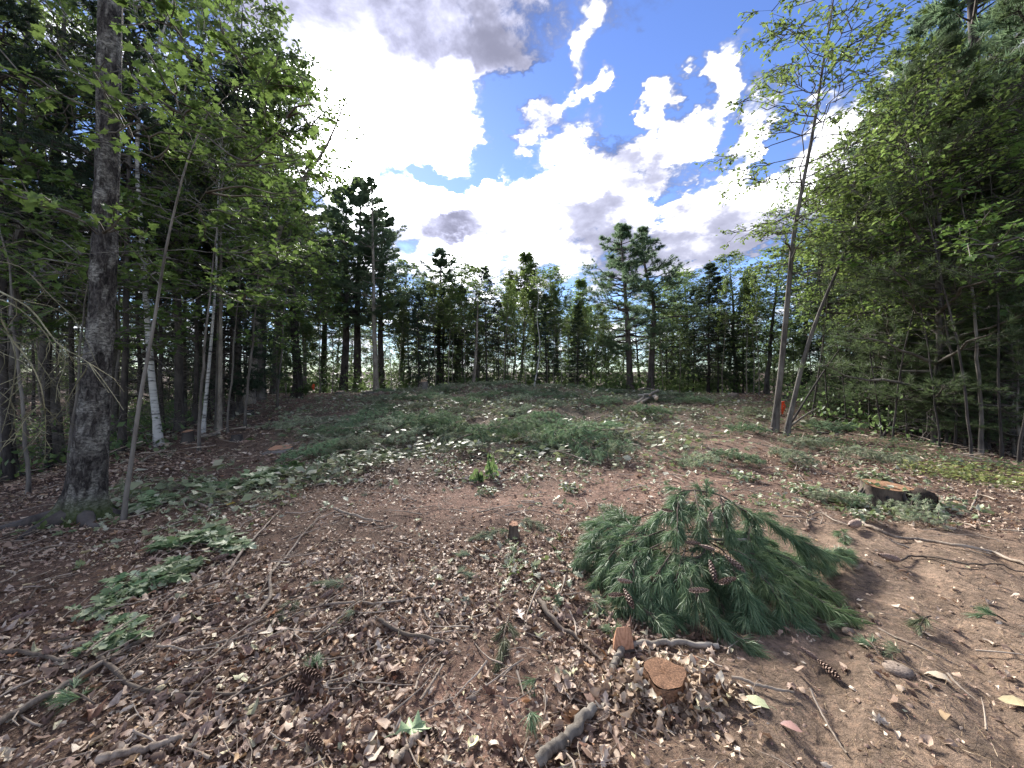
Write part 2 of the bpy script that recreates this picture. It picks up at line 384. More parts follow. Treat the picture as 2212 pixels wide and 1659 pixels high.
M['moss_twig'] = bark('lichen grown dead twig', (.075, .07, .04, 1), (.20, .185, .11, 1), sc=(30, 30, 8), bumpd=.002, patch=(.28, .26, .17, 1))
M['deadtwig'] = bark('grey dead twig in the wood', (.05, .045, .04, 1), (.12, .105, .09, 1), sc=(20, 20, 8), bumpd=.002, patch=(.17, .15, .13, 1))
def birch_mat():
    t = MT('birch bark'); v = t.mapv((3, 3, 16))
    n = t.noise(1.0, 5, .7, v, .5); p = t.noise(1.0, 3, .6, t.mapv((2, 2, 1.1)))
    c = t.ramp(n, [(.03, .028, .027), (.10, .095, .09), (.42, .41, .39), (.55, .54, .51)], (.30, .40, .47, .7))
    c = t.mix(t.ramp(p, [(0, 0, 0), (1, 1, 1)], (.58, .72)), c, (.07, .062, .055, 1))
    t.base(c, .7, .3); t.bump(n, .4, .004); return t.m
M['birch'] = birch_mat()
def hero_bark():
    t = MT('furrowed grey bark with lichen')
    n1 = t.noise(1.0, 8, .72, t.mapv((26, 26, 11)), .8); n2 = t.noise(1.0, 6, .66, t.mapv((5, 5, 2.6)), .5); n3 = t.noise(1.0, 5, .7, t.mapv((24, 24, 46)), .4)
    c = t.ramp(n1, [(.012, .011, .010), (.05, .044, .042), (.13, .118, .108)], (.36, .5, .62))
    lich = t.ramp(n3, [(.09, .085, .078), (.36, .345, .31)], (.42, .58))
    f = t.ramp(n2, [(0, 0, 0), (1, 1, 1)], (.47, .60))
    c = t.mix(f, c, lich)
    gz = t.nd('ShaderNodeSeparateXYZ', {0: t.nd('ShaderNodeTexCoord').outputs['Object']}).outputs[2]
    mo = t.nd('ShaderNodeMapRange', {0: t.nd('ShaderNodeMath', {0: gz, 1: t.nd('ShaderNodeMath', {0: n2, 1: .5}, operation='MULTIPLY').outputs[0]}, operation='SUBTRACT').outputs[0], 1: .06, 2: -.2, 3: 0, 4: .85}).outputs[0]
    c = t.mix(mo, c, (.06, .085, .02, 1))
    t.base(c, .9, .15); t.bump(n1, 1.0, .035); return t.m
M['hero_bark'] = hero_bark()
def wood_mat(name, a, b, sc=(1, 1, 1)):
    t = MT(name); w = t.nd('ShaderNodeTexWave', {'Vector': t.mapv(sc), 'Scale': 22, 'Distortion': 2.5, 'Detail': 3}, wave_type='RINGS', rings_direction='Z').outputs[0]
    n = t.noise(9, 5); c = t.mix(.5, t.ramp(w, [a, b]), t.ramp(n, [a, b], (.35, .65)))
    t.base(c, .75, .25); t.bump(n, .5, .004); return t.m
M['cut'] = wood_mat('fresh cut wood', (.30, .15, .085, 1), (.55, .30, .18, 1))
M['cut_dull'] = wood_mat('weathered orange cut wood', (.15, .08, .045, 1), (.40, .22, .12, 1))
M['cut_pale'] = wood_mat('pale cut wood', (.38, .26, .17, 1), (.58, .44, .31, 1))
M['cone'] = None
def simple(name, a, b, sc=30, rough=.7, spec=.3, bd=.003):
    t = MT(name); n = t.noise(sc, 5); t.base(t.ramp(n, [a, b], (.35, .65)), rough, spec); t.bump(n, .5, bd); return t.m
M['cone'] = simple('pine cone core', (.05, .028, .02, 1), (.11, .065, .045, 1))
def scale_mat():
    t = MT('pine cone scale'); z = t.nd('ShaderNodeNewGeometry').outputs['Random Per Island']
    n = t.noise(60, 3)
    c = t.mix(t.ramp(n, [(0, 0, 0), (1, 1, 1)], (.45, .6)), t.ramp(z, [(.08, .042, .03), (.15, .085, .06), (.21, .125, .095)]), (.36, .27, .22, 1))
    t.base(c, .6, .3); return t.m
M['scale'] = scale_mat()
M['ribbon'] = simple('orange flagging tape', (.75, .09, .03, 1), (.85, .13, .05, 1), 8, .45, .4, .001)
M['stone'] = simple('grey field stone', (.15, .115, .09, 1), (.29, .23, .185, 1), 12, .85, .2, .01)
M['old_cut'] = simple('weathered brown stump wood', (.10, .055, .035, 1), (.30, .17, .10, 1), 18, .9, .15, .012)
M['hollow'] = simple('rotten dark wood', (.015, .012, .01, 1), (.05, .038, .03, 1), 20, .95, .1, .01)
def ground_mat():
    t = MT('forest floor soil')
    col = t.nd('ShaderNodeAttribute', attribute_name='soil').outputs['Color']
    tc = t.nd('ShaderNodeTexCoord').outputs['Object']
    a = t.noise(26, 8, .7, tc); b = t.noise(4, 5, .6, tc); c = t.noise(120, 4, .7, tc); vo = t.nd('ShaderNodeTexVoronoi', {'Vector': tc, 'Scale': 55}).outputs['Distance']
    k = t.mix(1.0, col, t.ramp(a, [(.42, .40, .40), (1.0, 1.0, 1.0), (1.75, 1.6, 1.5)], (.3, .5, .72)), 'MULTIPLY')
    k = t.mix(1.0, k, t.ramp(b, [(.66, .66, .66), (1.25, 1.22, 1.2)], (.35, .65)), 'MULTIPLY')
    k = t.mix(t.ramp(c, [(0, 0, 0), (.55, .55, .55)], (.56, .70)), k, (.32, .24, .19, 1))
    t.base(k, .95, .12)
    hh = t.nd('ShaderNodeMath', {0: a, 1: t.nd('ShaderNodeMath', {0: c, 1: .4}, operation='MULTIPLY').outputs[0]}, operation='ADD').outputs[0]
    t.bump(hh, .9, .02); return t.m
M['ground'] = ground_mat()

# ------------------------------------------------------------------ ground sheet
def build_ground():
    nx, ny = 420, 430
    u = np.linspace(-1, 1, nx); X = np.sinh(u*6.2)/np.sinh(6.2)*500*.55+u*9
    v = np.linspace(-.42, 1, ny); Y = np.sinh(v*6.2)/np.sinh(6.2)*800+v*11+1.6
    xx, yy = np.meshgrid(X, Y, indexing='ij')
    zz = hgt(xx, yy)
    i, j = np.meshgrid(np.arange(nx-1), np.arange(ny-1), indexing='ij')
    f = np.stack([i*ny+j, (i+1)*ny+j, (i+1)*ny+j+1, i*ny+j+1], -1).reshape(-1, 4)
    g = Geo().add(np.stack([xx, yy, zz], -1), f)
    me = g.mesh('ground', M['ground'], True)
    x, y = xx.ravel(), yy.ravel()
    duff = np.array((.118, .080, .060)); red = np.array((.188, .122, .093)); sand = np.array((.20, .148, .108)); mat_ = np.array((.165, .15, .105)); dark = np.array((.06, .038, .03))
    c = np.broadcast_to(duff, (len(x), 3)).copy()
    def ov(m, k):
        m = np.clip(m, 0, 1)[:, None]; return c*(1-m)+k*m
    wob = (fbm(x*1.5, y*1.5, 0, 4, 31)-.5)
    c = ov(red_mask(x, y)+wob*.7*red_mask(x, y), red); s = sand_mask(x, y); c = ov(s+wob*1.3*s, sand)
    sl = slash_mask(x, y); c = ov(.45*sl+wob*1.6*sl, mat_)
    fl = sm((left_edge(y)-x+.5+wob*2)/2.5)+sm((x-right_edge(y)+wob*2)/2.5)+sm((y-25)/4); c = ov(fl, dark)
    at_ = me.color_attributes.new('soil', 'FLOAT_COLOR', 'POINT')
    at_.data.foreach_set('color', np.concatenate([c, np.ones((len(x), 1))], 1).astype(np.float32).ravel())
    o = link('ground', me); tag(o, kind='structure'); return o
GROUND = build_ground()

# ------------------------------------------------------------------ trees: generators return {part name: mesh}
def limb_paths(rng, p0, az, L, e0, curv, n=6, wob=.06):
    m = len(p0); u = np.linspace(0, 1, n)[None, :, None]
    hd = np.stack([np.cos(az), np.sin(az), np.zeros(m)], -1)
    P = p0[:, None]+L[:, None, None]*(u*np.cos(e0)[:, None, None]*hd[:, None])
    P[:, :, 2] += L[:, None]*(np.sin(e0)[:, None]*u[..., 0]+np.asarray(curv).reshape(-1, 1)*u[..., 0]**2)
    w = rng.normal(0, 1, (m, n, 3))*wob*L[:, None, None]*np.sqrt(u); w[:, 0] = 0
    return P+w
def interp_rows(P, rows, u):
    n = P.shape[1]; f = np.clip(u*(n-1), 0, n-1.001); i = f.astype(int); w = (f-i)[:, None]
    return P[rows, i]*(1-w)+P[rows, i+1]*w, nrm(P[rows, i+1]-P[rows, i])
def make_trunk(rng, H, r0, lean, path, wob=.012, k=10, n=22, flare=.6):
    if path is None:
        t = np.linspace(0, 1, n); az = rng.uniform(0, 6.28)
        w = np.cumsum(rng.normal(0, wob*H/n**.5, (n, 2)), 0); w -= w[0]
        P = np.stack([math.cos(az)*lean*H*t**1.4+w[:, 0], math.sin(az)*lean*H*t**1.4+w[:, 1], H*t], -1); P[0, 2] = -.25
    else:
        P = resample(path, n); P[0, 2] -= .2
    t = np.linspace(0, 1, n)
    R = r0*((1-t)**.85*.93+.05)*(1+flare*np.exp(-t*45))
    return P, R
def broadleaf(seed, H, r0, cb, cw, nl, leaf, twig=6, lpt=6, up=.6, curv=.1, lean=.03, path=None, mat='broad', bk='bark_grey',
              kind='diamond', flat=.45, trunk_k=10, wob=.012, prof=.6, hero=False, sec=(.25, .45), dead=0, lkeep=1.0):
    rng = np.random.default_rng(seed)
    P, R = make_trunk(rng, H, r0, lean, path, wob, trunk_k)
    n = len(P)
    gt = Geo().add(*tubes(P, R, trunk_k)); gb = Geo(); gl = Geo()
    s = np.sort(rng.uniform(0, 1, nl)**.9); t = cb+(1-cb)*s*.985
    p0, td = interp_rows(P[None], np.zeros(nl, int), t)
    az = np.arange(nl)*2.4+rng.normal(0, .5, nl)
    L = cw*(np.maximum(1-s, .02)**prof*.85+.18)*np.minimum(1, .45+s*2.2)*rng.uniform(.65, 1.25, nl)
    e0 = up*(.7+.7*s)+rng.normal(0, .18, nl)
    LP = limb_paths(rng, p0, az, L, e0, curv+rng.normal(0, .1, nl), 7)
    rl = np.interp(t, np.linspace(0, 1, n), R)*.42
    uu = np.linspace(0, 1, 7)
    gb.add(*tubes(LP, np.maximum(rl[:, None]*(1-uu*.85), .004), 5))
    rows = np.repeat(np.arange(nl), twig); m = len(rows)
    u = rng.uniform(.22, 1, m)**.8; bp, bd = interp_rows(LP, rows, u)
    sgn = np.where(rng.random(m) < .5, 1, -1)
    a2 = np.arctan2(bd[:, 1], bd[:, 0])+sgn*rng.uniform(.35, 1.15, m)*(u < .97)
    L2 = L[rows]*rng.uniform(sec[0], sec[1], m)*(1.1-.55*u)+.18
    TP = limb_paths(rng, bp, a2, L2, rng.normal(.18, .22, m), rng.normal(-.05, .12, m), 5, .07)
    gb.add(*tubes(TP, np.maximum(.005+.012*L2[:, None]*(1-np.linspace(0, 1, 5)), .003), 3))
    keep = np.nonzero(rng.random(m) < lkeep)[0]
    r2 = np.repeat(keep, lpt); q = len(r2)
    lp, ld = interp_rows(TP, r2, rng.uniform(.15, 1, q))
    hd = nrm(ld+rng.normal(0, .75, (q, 3))*np.array((1, 1, .45))); hd[:, 2] -= .18
    lp = lp+hd*leaf*.4*rng.random((q, 1))+rng.normal(0, leaf*.25, (q, 3))
    nn = np.array((0, 0, 1.))+rng.normal(0, flat, (q, 3))
    leaves(gl, lp, hd, nn, leaf*rng.uniform(.65, 1.25, q), kind, .22, rng.normal(-.12, .12, q), rng)
    return {'trunk': gt.mesh('trunk', M[bk], True), 'branches': gb.mesh('branches', M[bk], True), 'crown': gl.mesh('crown', M[mat])}
def conifer(seed, H, r0, cb, cw, nw, per, tl, tw, nb, mat='pine', bk='bark_pine', up=.08, curv=.1, sub=7, tpt=2, spread=.55, irregular=.35,
            dead=0, deadl=1.2, path=None, prof=.75, lean=.01, droop=.0, wob=.006, deadb=(.03, .5), dmat='deadtwig'):
    rng = np.random.default_rng(seed)
    P, R = make_trunk(rng, H, r0, lean, path, wob, 10); n = len(P)
    out = {'trunk': Geo().add(*tubes(P, R, 10)).mesh('trunk', M[bk], True)}
    if nw:
        s = np.repeat(np.linspace(0, 1, nw), per)+rng.normal(0, .25/nw, nw*per); s = np.clip(s, 0, .995); m = len(s)
        keep = rng.random(m) > irregular*.6*(1-s); s = s[keep]; m = len(s)
        t = cb+(1-cb)*s; p0, _ = interp_rows(P[None], np.zeros(m, int), t)
        az = rng.uniform(0, 6.28, m)
        L = cw*((1-s)**prof*.95+.06)*np.minimum(1, .6+s*3)*rng.uniform(1-irregular, 1+irregular, m)
        LP = limb_paths(rng, p0, az, L, up+.55*s**2+rng.normal(0, .12, m), curv+rng.normal(0, .06, m), 7, .03)
        uu = np.linspace(0, 1, 7)
        gb = Geo().add(*tubes(LP, np.maximum((.01+.018*L)[:, None]*(1-uu*.85), .004), 4))
        rows = np.repeat(np.arange(m), sub); u = rng.uniform(.25, 1, len(rows))**.75
        bp, bd = interp_rows(LP, rows, u)
        a2 = np.arctan2(bd[:, 1], bd[:, 0])+np.where(rng.random(len(rows)) < .5, 1, -1)*rng.uniform(.4, 1.0, len(rows))
        L2 = L[rows]*rng.uniform(.18, .38, len(rows))*(1.15-.6*u)+.1
        TP = limb_paths(rng, bp, a2, L2, rng.normal(.12+up*.5, .2, len(rows)), rng.normal(.1-droop, .1, len(rows)), 4, .04)
        gb.add(*tubes(TP, np.maximum(.006*(1-np.linspace(0, 1, 4)*.7)[None]*np.ones((len(rows), 1)), .002), 3))
        r2 = np.repeat(np.arange(len(rows)), tpt); q = len(r2)
        c, d = interp_rows(TP, r2, 1-rng.random(q)**1.3*.85)
        d = d*.8+np.array((0, 0, .35-droop))+rng.normal(0, .25, (q, 3))
        gl = Geo(); tufts(gl, c, d, nb, tl, tw, spread, rng, droop*.3)
        # leader shoot
        out['branches'] = gb.mesh('branches', M[bk], True); out['crown'] = gl.mesh('crown', M[mat])
    if dead:
        t = rng.uniform(deadb[0], deadb[1], dead); p0, _ = interp_rows(P[None], np.zeros(dead, int), t)
        L = deadl*rng.uniform(.4, 1.2, dead)
        DP = limb_paths(rng, p0, rng.uniform(0, 6.28, dead), L, rng.normal(.05, .2, dead), rng.normal(-.32, .18, dead), 6, .05)
        gd = Geo().add(*tubes(DP, np.maximum(.011*(1-np.linspace(0, 1, 6)*.8)[None]*np.ones((dead, 1)), .002), 3))
        rows = np.repeat(np.arange(dead), 5); bp, bd = interp_rows(DP, rows, rng.uniform(.3, 1, len(rows)))
        a2 = np.arctan2(bd[:, 1], bd[:, 0])+rng.normal(0, .7, len(rows))
        TP = limb_paths(rng, bp, a2, L[rows]*rng.uniform(.15, .45, len(rows)), rng.normal(-.15, .3, len(rows)), rng.normal(-.25, .2, len(rows)), 4, .07)
        gd.add(*tubes(TP, np.maximum(.0045*(1-np.linspace(0, 1, 4)*.7)[None]*np.ones((len(rows), 1)), .0015), 3))
        out['dead_branches'] = gd.mesh('dead_branches', M[dmat], True)
    return out
def put(parts, name, label, cat, loc, rz=0.0, group=None, sc=1.0):
    r = thing(name, label, cat, loc, rz, group, sc)
    for k, me in parts.items(): link(k, me, r)
    return r
RG = np.random.default_rng(7)
# ------------------------------------------------------------------ tree prototypes (mesh data shared between copies)
BROAD = [broadleaf(100+i, 15, .17, .24, 3.3, 56, .19, 9, 11, up=.6, curv=.12, lean=.04, prof=.5) for i in range(4)]
OAK = [broadleaf(120+i, 15, .20, .26, 3.6, 52, .20, 9, 11, up=.55, curv=.15, lean=.05, mat='oak', bk='bark_dark', prof=.5) for i in range(3)]
POPLAR = [broadleaf(140+i, 13, .10, .26, 1.9, 64, .17, 7, 13, up=.95, curv=.1, lean=.03, mat='broad', bk='bark_pale') for i in range(3)]
SAPL = [broadleaf(160+i, 8, .023, .34, 1.6, 24, .105, 7, 7, up=.5, curv=.0, lean=.16, mat='broad', bk='bark_dark', flat=.3, lkeep=.9, wob=.008) for i in range(4)]
POLE = [broadleaf(180+i, 10, .055, .5, 1.5, 30, .16, 7, 10, up=.75, curv=.05, lean=.07, mat='broad', bk='bark_pale', flat=.4) for i in range(3)]
UNDER = [broadleaf(200+i, 5, .026, .42, 1.6, 19, .105, 7, 8, up=.28, curv=-.05, lean=.08, mat='maple', kind='maple', flat=.22) for i in range(3)]
BIRCH = [broadleaf(220+i, 12, .085, .42, 2.0, 40, .12, 8, 10, up=.8, curv=.0, lean=.06, mat='broad', bk='birch') for i in range(2)]
AIRY = [broadleaf(190+i, 15, .15, .30, 3.2, 46, .15, 8, 8, up=.6, curv=.12, lean=.04, prof=.5) for i in range(3)]
THICK = [broadleaf(230+i, 8, .06, .03, 2.2, 60, .20, 8, 10, up=.5, curv=.1, lean=.05, mat='oak', bk='bark_dark', prof=.4) for i in range(3)]
PINE = [conifer(240+i, 15, .24, .32, 3.2, 18, 6, .26, .030, 11, up=.05, curv=.2, sub=15, tpt=4, irregular=.45, dead=22, deadl=1.0, deadb=(.12, .36)) for i in range(3)]
YPINE = [conifer(260+i, 7.5, .05, .10, 1.7, 19, 5, .15, .007, 18, mat='yngpine', bk='bark_grey', up=.25, curv=.1, sub=11, tpt=3, irregular=.3, dead=14, deadl=.7, deadb=(.03, .15)) for i in range(3)]
SPRUCE = [conifer(280+i, 12, .11, .12, 2.1, 28, 7, .17, .028, 8, mat='spruce', bk='bark_dark', up=-.05, curv=-.12, sub=11, tpt=3, spread=.6, irregular=.25, dead=40, deadl=1.3, deadb=(.04, .3), droop=.1) for i in range(2)]
DEADY = [conifer(300+i, 12, .075, .45, 1.6, 16, 6, .16, .024, 8, mat='spruce', bk='bark_dark', up=0, curv=-.05, sub=10, tpt=3, irregular=.4, dead=110, deadl=1.5, deadb=(.04, .6), droop=.05) for i in range(3)]
KIND = {'B': BROAD, 'O': OAK, 'L': POPLAR, 'S': SAPL, 'E': POLE, 'U': UNDER, 'W': BIRCH, 'P': PINE, 'Y': YPINE, 'K': SPRUCE, 'D': DEADY, 'T': THICK, 'A': AIRY}
HT = {'B': 15, 'O': 15, 'L': 13, 'S': 8, 'E': 10, 'U': 5, 'W': 12, 'P': 15, 'Y': 7.5, 'K': 12, 'D': 12, 'T': 8, 'A': 15}
NAME = {'B': 'broadleaf_tree', 'O': 'oak_tree', 'L': 'poplar_tree', 'S': 'sapling', 'E': 'pole_sapling', 'U': 'understory_maple', 'W': 'birch_tree',
        'P': 'white_pine', 'Y': 'young_pine', 'K': 'spruce_tree', 'D': 'dead_branched_spruce', 'T': 'bushy_tree', 'A': 'broadleaf_tree'}
cnt = {}
def tree(k, px, Y, top, label, group=None, wide=1.0, h=None):
    """a tree standing at distance Y in line with px, its top as high as `top` (or h metres)"""
    i = cnt.get(k, 0); cnt[k] = i+1
    x = wx(px, Y); z = float(hgt(x, Y))
    H = h if h else EYE+(CY-top)/FP*Y-z
    s = max(H, 1.0)/HT[k]
    parts = KIND[k][i % len(KIND[k])]
    return put(parts, NAME[k], label, 'tree' if k not in 'SEUY' else ('young tree'), (x, Y, z), RG.uniform(0, 6.28), group, (s*wide, s*wide, s))

# ---- far side of the clearing
back = [
 ('P', 742, 29, 412, 'tall white pine with full crown, leftmost of the pine clump beyond the clearing'),
 ('P', 772, 30, 398, 'dark straight white pine standing in the middle of the left pine clump'),
 ('P', 700, 33, 470, 'shorter bushy pine on the left shoulder of the pine clump'),
 ('P', 826, 31, 470, 'white pine leaning crown right of the grey pole in the pine clump'),
 ('B', 868, 34, 570, 'low broadleaf tree in the skyline dip right of the pine clump'),
 ('P', 948, 31, 545, 'airy flat topped tree left of the centre of the far tree line'),
 ('O', 985, 34, 570, 'dark crowned oak behind the flat topped tree at the far edge'),
 ('B', 1030, 30, 592, 'round crowned broadleaf tree left of the clearing hump'),
 ('D', 1000, 29, 620, 'thin trunked spruce with bare lower limbs left of the hump'),
 ('L', 1125, 31, 552, 'bright green tall poplar in the centre of the far tree line'),
 ('L', 1090, 33, 590, 'slim poplar just left of the tallest bright poplar'),
 ('L', 1160, 30, 575, 'slim poplar close behind the white leaning birch stem'),
 ('B', 1205, 31, 583, 'spreading broadleaf tree right of the white birch stem'),
 ('L', 1245, 33, 610, 'smaller light poplar at the right end of the central clump'),
 ('O', 1275, 36, 660, 'low dark oak in the gap left of the two tall pines'),
 ('B', 1450, 32, 600, 'dense broadleaf tree immediately right of the two tall pines'),
 ('K', 1530, 27, 572, 'dark pointed spruce on the right part of the far edge'),
 ('O', 1490, 34, 592, 'dark oak between the tall pines and the pointed spruce'),
 ('B', 1590, 28, 556, 'light green broadleaf tree right of the pointed spruce'),
 ('B', 1655, 25, 545, 'pale leaved tree with forked grey limbs right of the far corner'),
 ('O', 1735, 23, 528, 'broad oak in the far right corner behind the leaning stems'),
 ('B', 1800, 21, 505, 'bushy broadleaf tree behind the twin leaning saplings on the right'),
 ('P', 1870, 19, 430, 'shaded white pine at the back of the right hand wood'),
 ('L', 660, 27, 470, 'leafy poplar at the left foot of the pine clump'),
 ('B', 610, 30, 500, 'dark broadleaf tree behind the group of bare poles on the left'),
 ('L', 885, 32, 640, 'small light tree below the skyline dip'),
]
for k, px, Y, top, lb in back: tree(k, px, Y, top, lb, None, {'P': 1.25, 'B': 1.5, 'O': 1.45, 'L': 1.5, 'K': 1.3, 'D': 1.3}[k])
# the two tall pines right of centre, one straight and one crooked
def own_path(name, label, cat, pts, Y, r0, gen, **kw):
    """a tree whose stem follows measured points (px, py, distance offset) from its foot on the ground"""
    b = gp(*pts[0][:2]) if Y is None else np.array((wx(pts[0][0], Y), Y, float(hgt(wx(pts[0][0], Y), Y))))
    W = [b]+[at(p[0], p[1], b[1]+(p[2] if len(p) > 2 else 0)) for p in pts[1:]]
    path = np.array(W)-b; r0 *= b[1]/math.hypot(b[0], b[1])
    parts = gen(path=path, H=path[-1, 2], r0=r0, **kw)
    return put(parts, name, label, cat, b)
own_path('white_pine', 'tall straight white pine, left one of the pair right of centre', 'tree', [(1362, 835), (1355, 700), (1348, 600), (1340, 495)], 27, .26, conifer,
         seed=411, cb=.26, cw=3.6, nw=17, per=7, tl=.24, tw=.026, nb=11, sub=16, tpt=4, irregular=.4, dead=10, deadb=(.2, .36), up=-.02, curv=.12)
own_path('white_pine', 'crooked white pine with thin crown, right one of the pair right of centre', 'tree', [(1405, 835), (1409, 740), (1412, 660), (1396, 590), (1388, 540), (1385, 497)], 27, .27, conifer,
         seed=412, cb=.36, cw=2.7, nw=14, per=5, tl=.24, tw=.026, nb=11, sub=14, tpt=4, irregular=.6, dead=8, deadb=(.2, .36), up=.0, curv=.12)
own_path('white_pine', 'grey pole trunk with spiked top in front of the left pine clump', 'tree', [(813, 852), (808, 700), (806, 560), (803, 392)], 26, .20, conifer,
         seed=413, cb=.36, cw=1.9, nw=15, per=5, tl=.22, tw=.024, nb=10, sub=13, tpt=4, irregular=.5, dead=18, deadb=(.1, .4), bk='bark_pale')
own_path('birch_tree', 'slender white birch stem standing alone before the far tree line', 'tree', [(1153, 846), (1162, 790), (1166, 740), (1160, 690), (1163, 640), (1158, 590)], 24.5, .052, broadleaf,
         seed=414, cb=.7, cw=1.0, nl=10, leaf=.14, bk='birch', twig=5, lpt=6)
own_path('bare_pole', 'pale leaning bare pole at the left side of the hump', 'tree', [(1022, 834), (1027, 780), (1031, 700), (1033, 620)], 24.5, .12, broadleaf,
         seed=415, cb=.75, cw=1.3, nl=10, leaf=.15, bk='bark_pale', twig=5, lpt=6)
# thin poles of the far edge that can be told apart
poles = [(572, 20, 560), (600, 21, 520), (618, 21.5, 500), (641, 22, 480), (690, 24, 560), (718, 26, 600), (845, 26, 640), (862, 27, 650), (928, 27, 620), (940, 27.5, 600),
         (968, 27, 620), (976, 28, 610), (1005, 26, 640), (1088, 25, 610), (1104, 26, 640), (1115, 25.5, 620), (1135, 26, 630), (1182, 26, 620), (1196, 25.5, 640), (1214, 26, 630),
         (1228, 27, 640), (1243, 26, 650), (1262, 27, 650), (1285, 26, 660), (1298, 27, 670), (1432, 27, 640), (1468, 27, 640), (1560, 25, 610), (1612, 24, 590), (1628, 24, 600), (1640, 22.5, 600)]
pl_lab = ['far pale pole sapling left of the pine clump']*6+['far pale pole sapling between the pine clump and the hump']*7+['far pale pole sapling in the central thicket by the white birch']*12+['far pale pole sapling right of the two tall pines']*6
pl_grp = {0: 'pole saplings left of the pine clump'}
ORD = 'first second third fourth fifth sixth seventh eighth ninth tenth eleventh twelfth'.split()
seen = {}
for (px, Y, top), lb in zip(poles, pl_lab):
    seen[lb] = seen.get(lb, 0)+1
    tree('E', px, Y, top, lb.replace('far pale pole sapling', ORD[seen[lb]-1]+' pale pole sapling from the left'), lb.replace('pole sapling', 'pole saplings').replace('far pale', 'pale'), .8)
# second ranks that close the view behind the far edge, thinner where the sky shows through
def rank(kinds, pxs, ys, hs, label, group, wide=(.9, 1.2)):
    for px in pxs:
        Y = RG.uniform(*ys); k = kinds[RG.integers(len(kinds))]
        tree(k, px+RG.uniform(-9, 9), Y, 0, label, group, RG.uniform(*wide), h=RG.uniform(*hs))
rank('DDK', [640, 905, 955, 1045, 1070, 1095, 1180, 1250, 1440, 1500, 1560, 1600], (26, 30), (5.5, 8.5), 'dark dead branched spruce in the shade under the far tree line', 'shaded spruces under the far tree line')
rank('TTB', np.linspace(600, 1720, 26), (35, 44), (3.5, 5.0), 'leafy bush closing the gaps behind the far tree line', 'leafy bushes behind the far tree line', (1.1, 1.5))
rank('TBT', [640, 690, 880, 920, 960, 1000, 1040, 1075, 1110, 1150, 1190, 1230, 1265, 1320, 1445, 1490, 1530, 1575, 1620, 1665, 1700], (30, 36), (5.0, 7.5), 'bushy low tree filling the shade below the far crowns', 'bushy low trees below the far crowns')
rank('BOL', np.linspace(560, 1700, 30), (38, 48), (8, 11), 'broadleaf tree in the rank behind the far tree line', 'trees behind the far tree line')

# ---- left wood
rank('TTK', np.linspace(-60, 640, 26), (19, 30), (3.5, 5.5), 'low bush in the dark back of the left wood', 'low bushes at the back of the left wood')
rank('TTY', np.linspace(1720, 2320, 14), (18, 26), (3.5, 5.5), 'low bush in the dark back of the right hand wood', 'low bushes at the back of the right hand wood')
LB = [
 ('O', 560, 19.5, 75, 'high oak crown against the bright cloud on the left skyline'),
 ('O', 640, 20, 150, 'oak with hanging leaves right below the grey cloud on the left skyline'),
 ('O', 470, 16, 10, 'large oak towering behind the leaning white birch'),
 ('A', 520, 14, 330, 'light broadleaf tree in front of the high oak on the left'),
 ('A', 390, 13, -60, 'tall broadleaf tree reaching out of view behind the young maple'),
 ('A', 250, 12, -150, 'tall broadleaf tree hidden behind the big near trunk'),
 ('A', 120, 10, -200, 'dark tall tree left of the big near trunk, crown out of view'),
 ('A', 20, 9, -250, 'tall tree with grey stem at the upper left corner'),
 ('B', 590, 25, 330, 'mid height broadleaf tree right of the forked grey tree'),
 ('A', -80, 12, -150, 'broadleaf tree just beyond the left picture edge'),
 ('O', -160, 9, -200, 'shading oak at the far left of the wood'),
]
for k, px, Y, top, lb in LB: tree(k, px, Y, top, lb)
for px, Y, top, lb in [(60, 6.2, 330, 'bright young maple with layered leaves at the left edge of the wood'), (150, 7.5, 380, 'bright young maple with layered leaves left of the near trunk'),
                       (430, 8.6, 330, 'young maple with layered leaves between the white birches'),
                       (530, 11, 380, 'young maple with layered leaves in front of the forked grey tree'), (600, 15, 420, 'young maple with yellow green leaves at the right end of the left wood'),
                       (0, 8.5, 250, 'tall young maple at the extreme left under the dark crowns'), (240, 10, 330, 'slender young maple behind the big near trunk'), (492, 10.5, 480, 'low young maple before the twin grey stems')]:
    tree('U', px, Y, top, lb)
for i in range(9):
    px = [20, 105, 160, 262, 350, 395, 420, 500, 515][i]; Y = [8.5, 9.5, 11, 9, 11.5, 13, 12, 13, 15][i]
    tree('D', px, Y, 0, ['dead limbed spruce at the left edge of the shaded wood', 'dead limbed spruce left of the big near trunk', 'dead limbed spruce peeping out behind the near trunk', 'dead limbed spruce just right of the near trunk',
          'dead limbed spruce behind the leaning white birch', 'thick dead limbed spruce between the white birches', 'dead limbed spruce behind the smaller birch', 'dead limbed spruce right of the twin grey stems', 'dead limbed spruce left of the forked grey tree'][i], None, 1, h=RG.uniform(9, 12))
for px in np.linspace(-60, 540, 20):
    tree('DDEK'[RG.integers(4)], px+RG.uniform(-12, 12), RG.uniform(13, 25), 0, 'thin dark tree deep in the shaded left wood', 'dark trees deep in the left wood', 1, h=RG.uniform(8, 12))
for px in np.linspace(-40, 560, 6):
    tree('BO'[RG.integers(2)], px, RG.uniform(24, 34), 0, 'tall tree at the back of the left wood', 'trees at the back of the left wood', 1.1, h=RG.uniform(12, 15))
own_path('birch_tree', 'leaning white birch with black marks behind the young maple', 'tree', [(345, 962), (331, 850), (319, 700), (308, 533), (296, 330), (308, 200), (345, 90), (380, -20), (400, -120)], None, .105, broadleaf,
         seed=420, cb=.62, cw=2.0, nl=34, leaf=.11, bk='birch', twig=8, lpt=10)
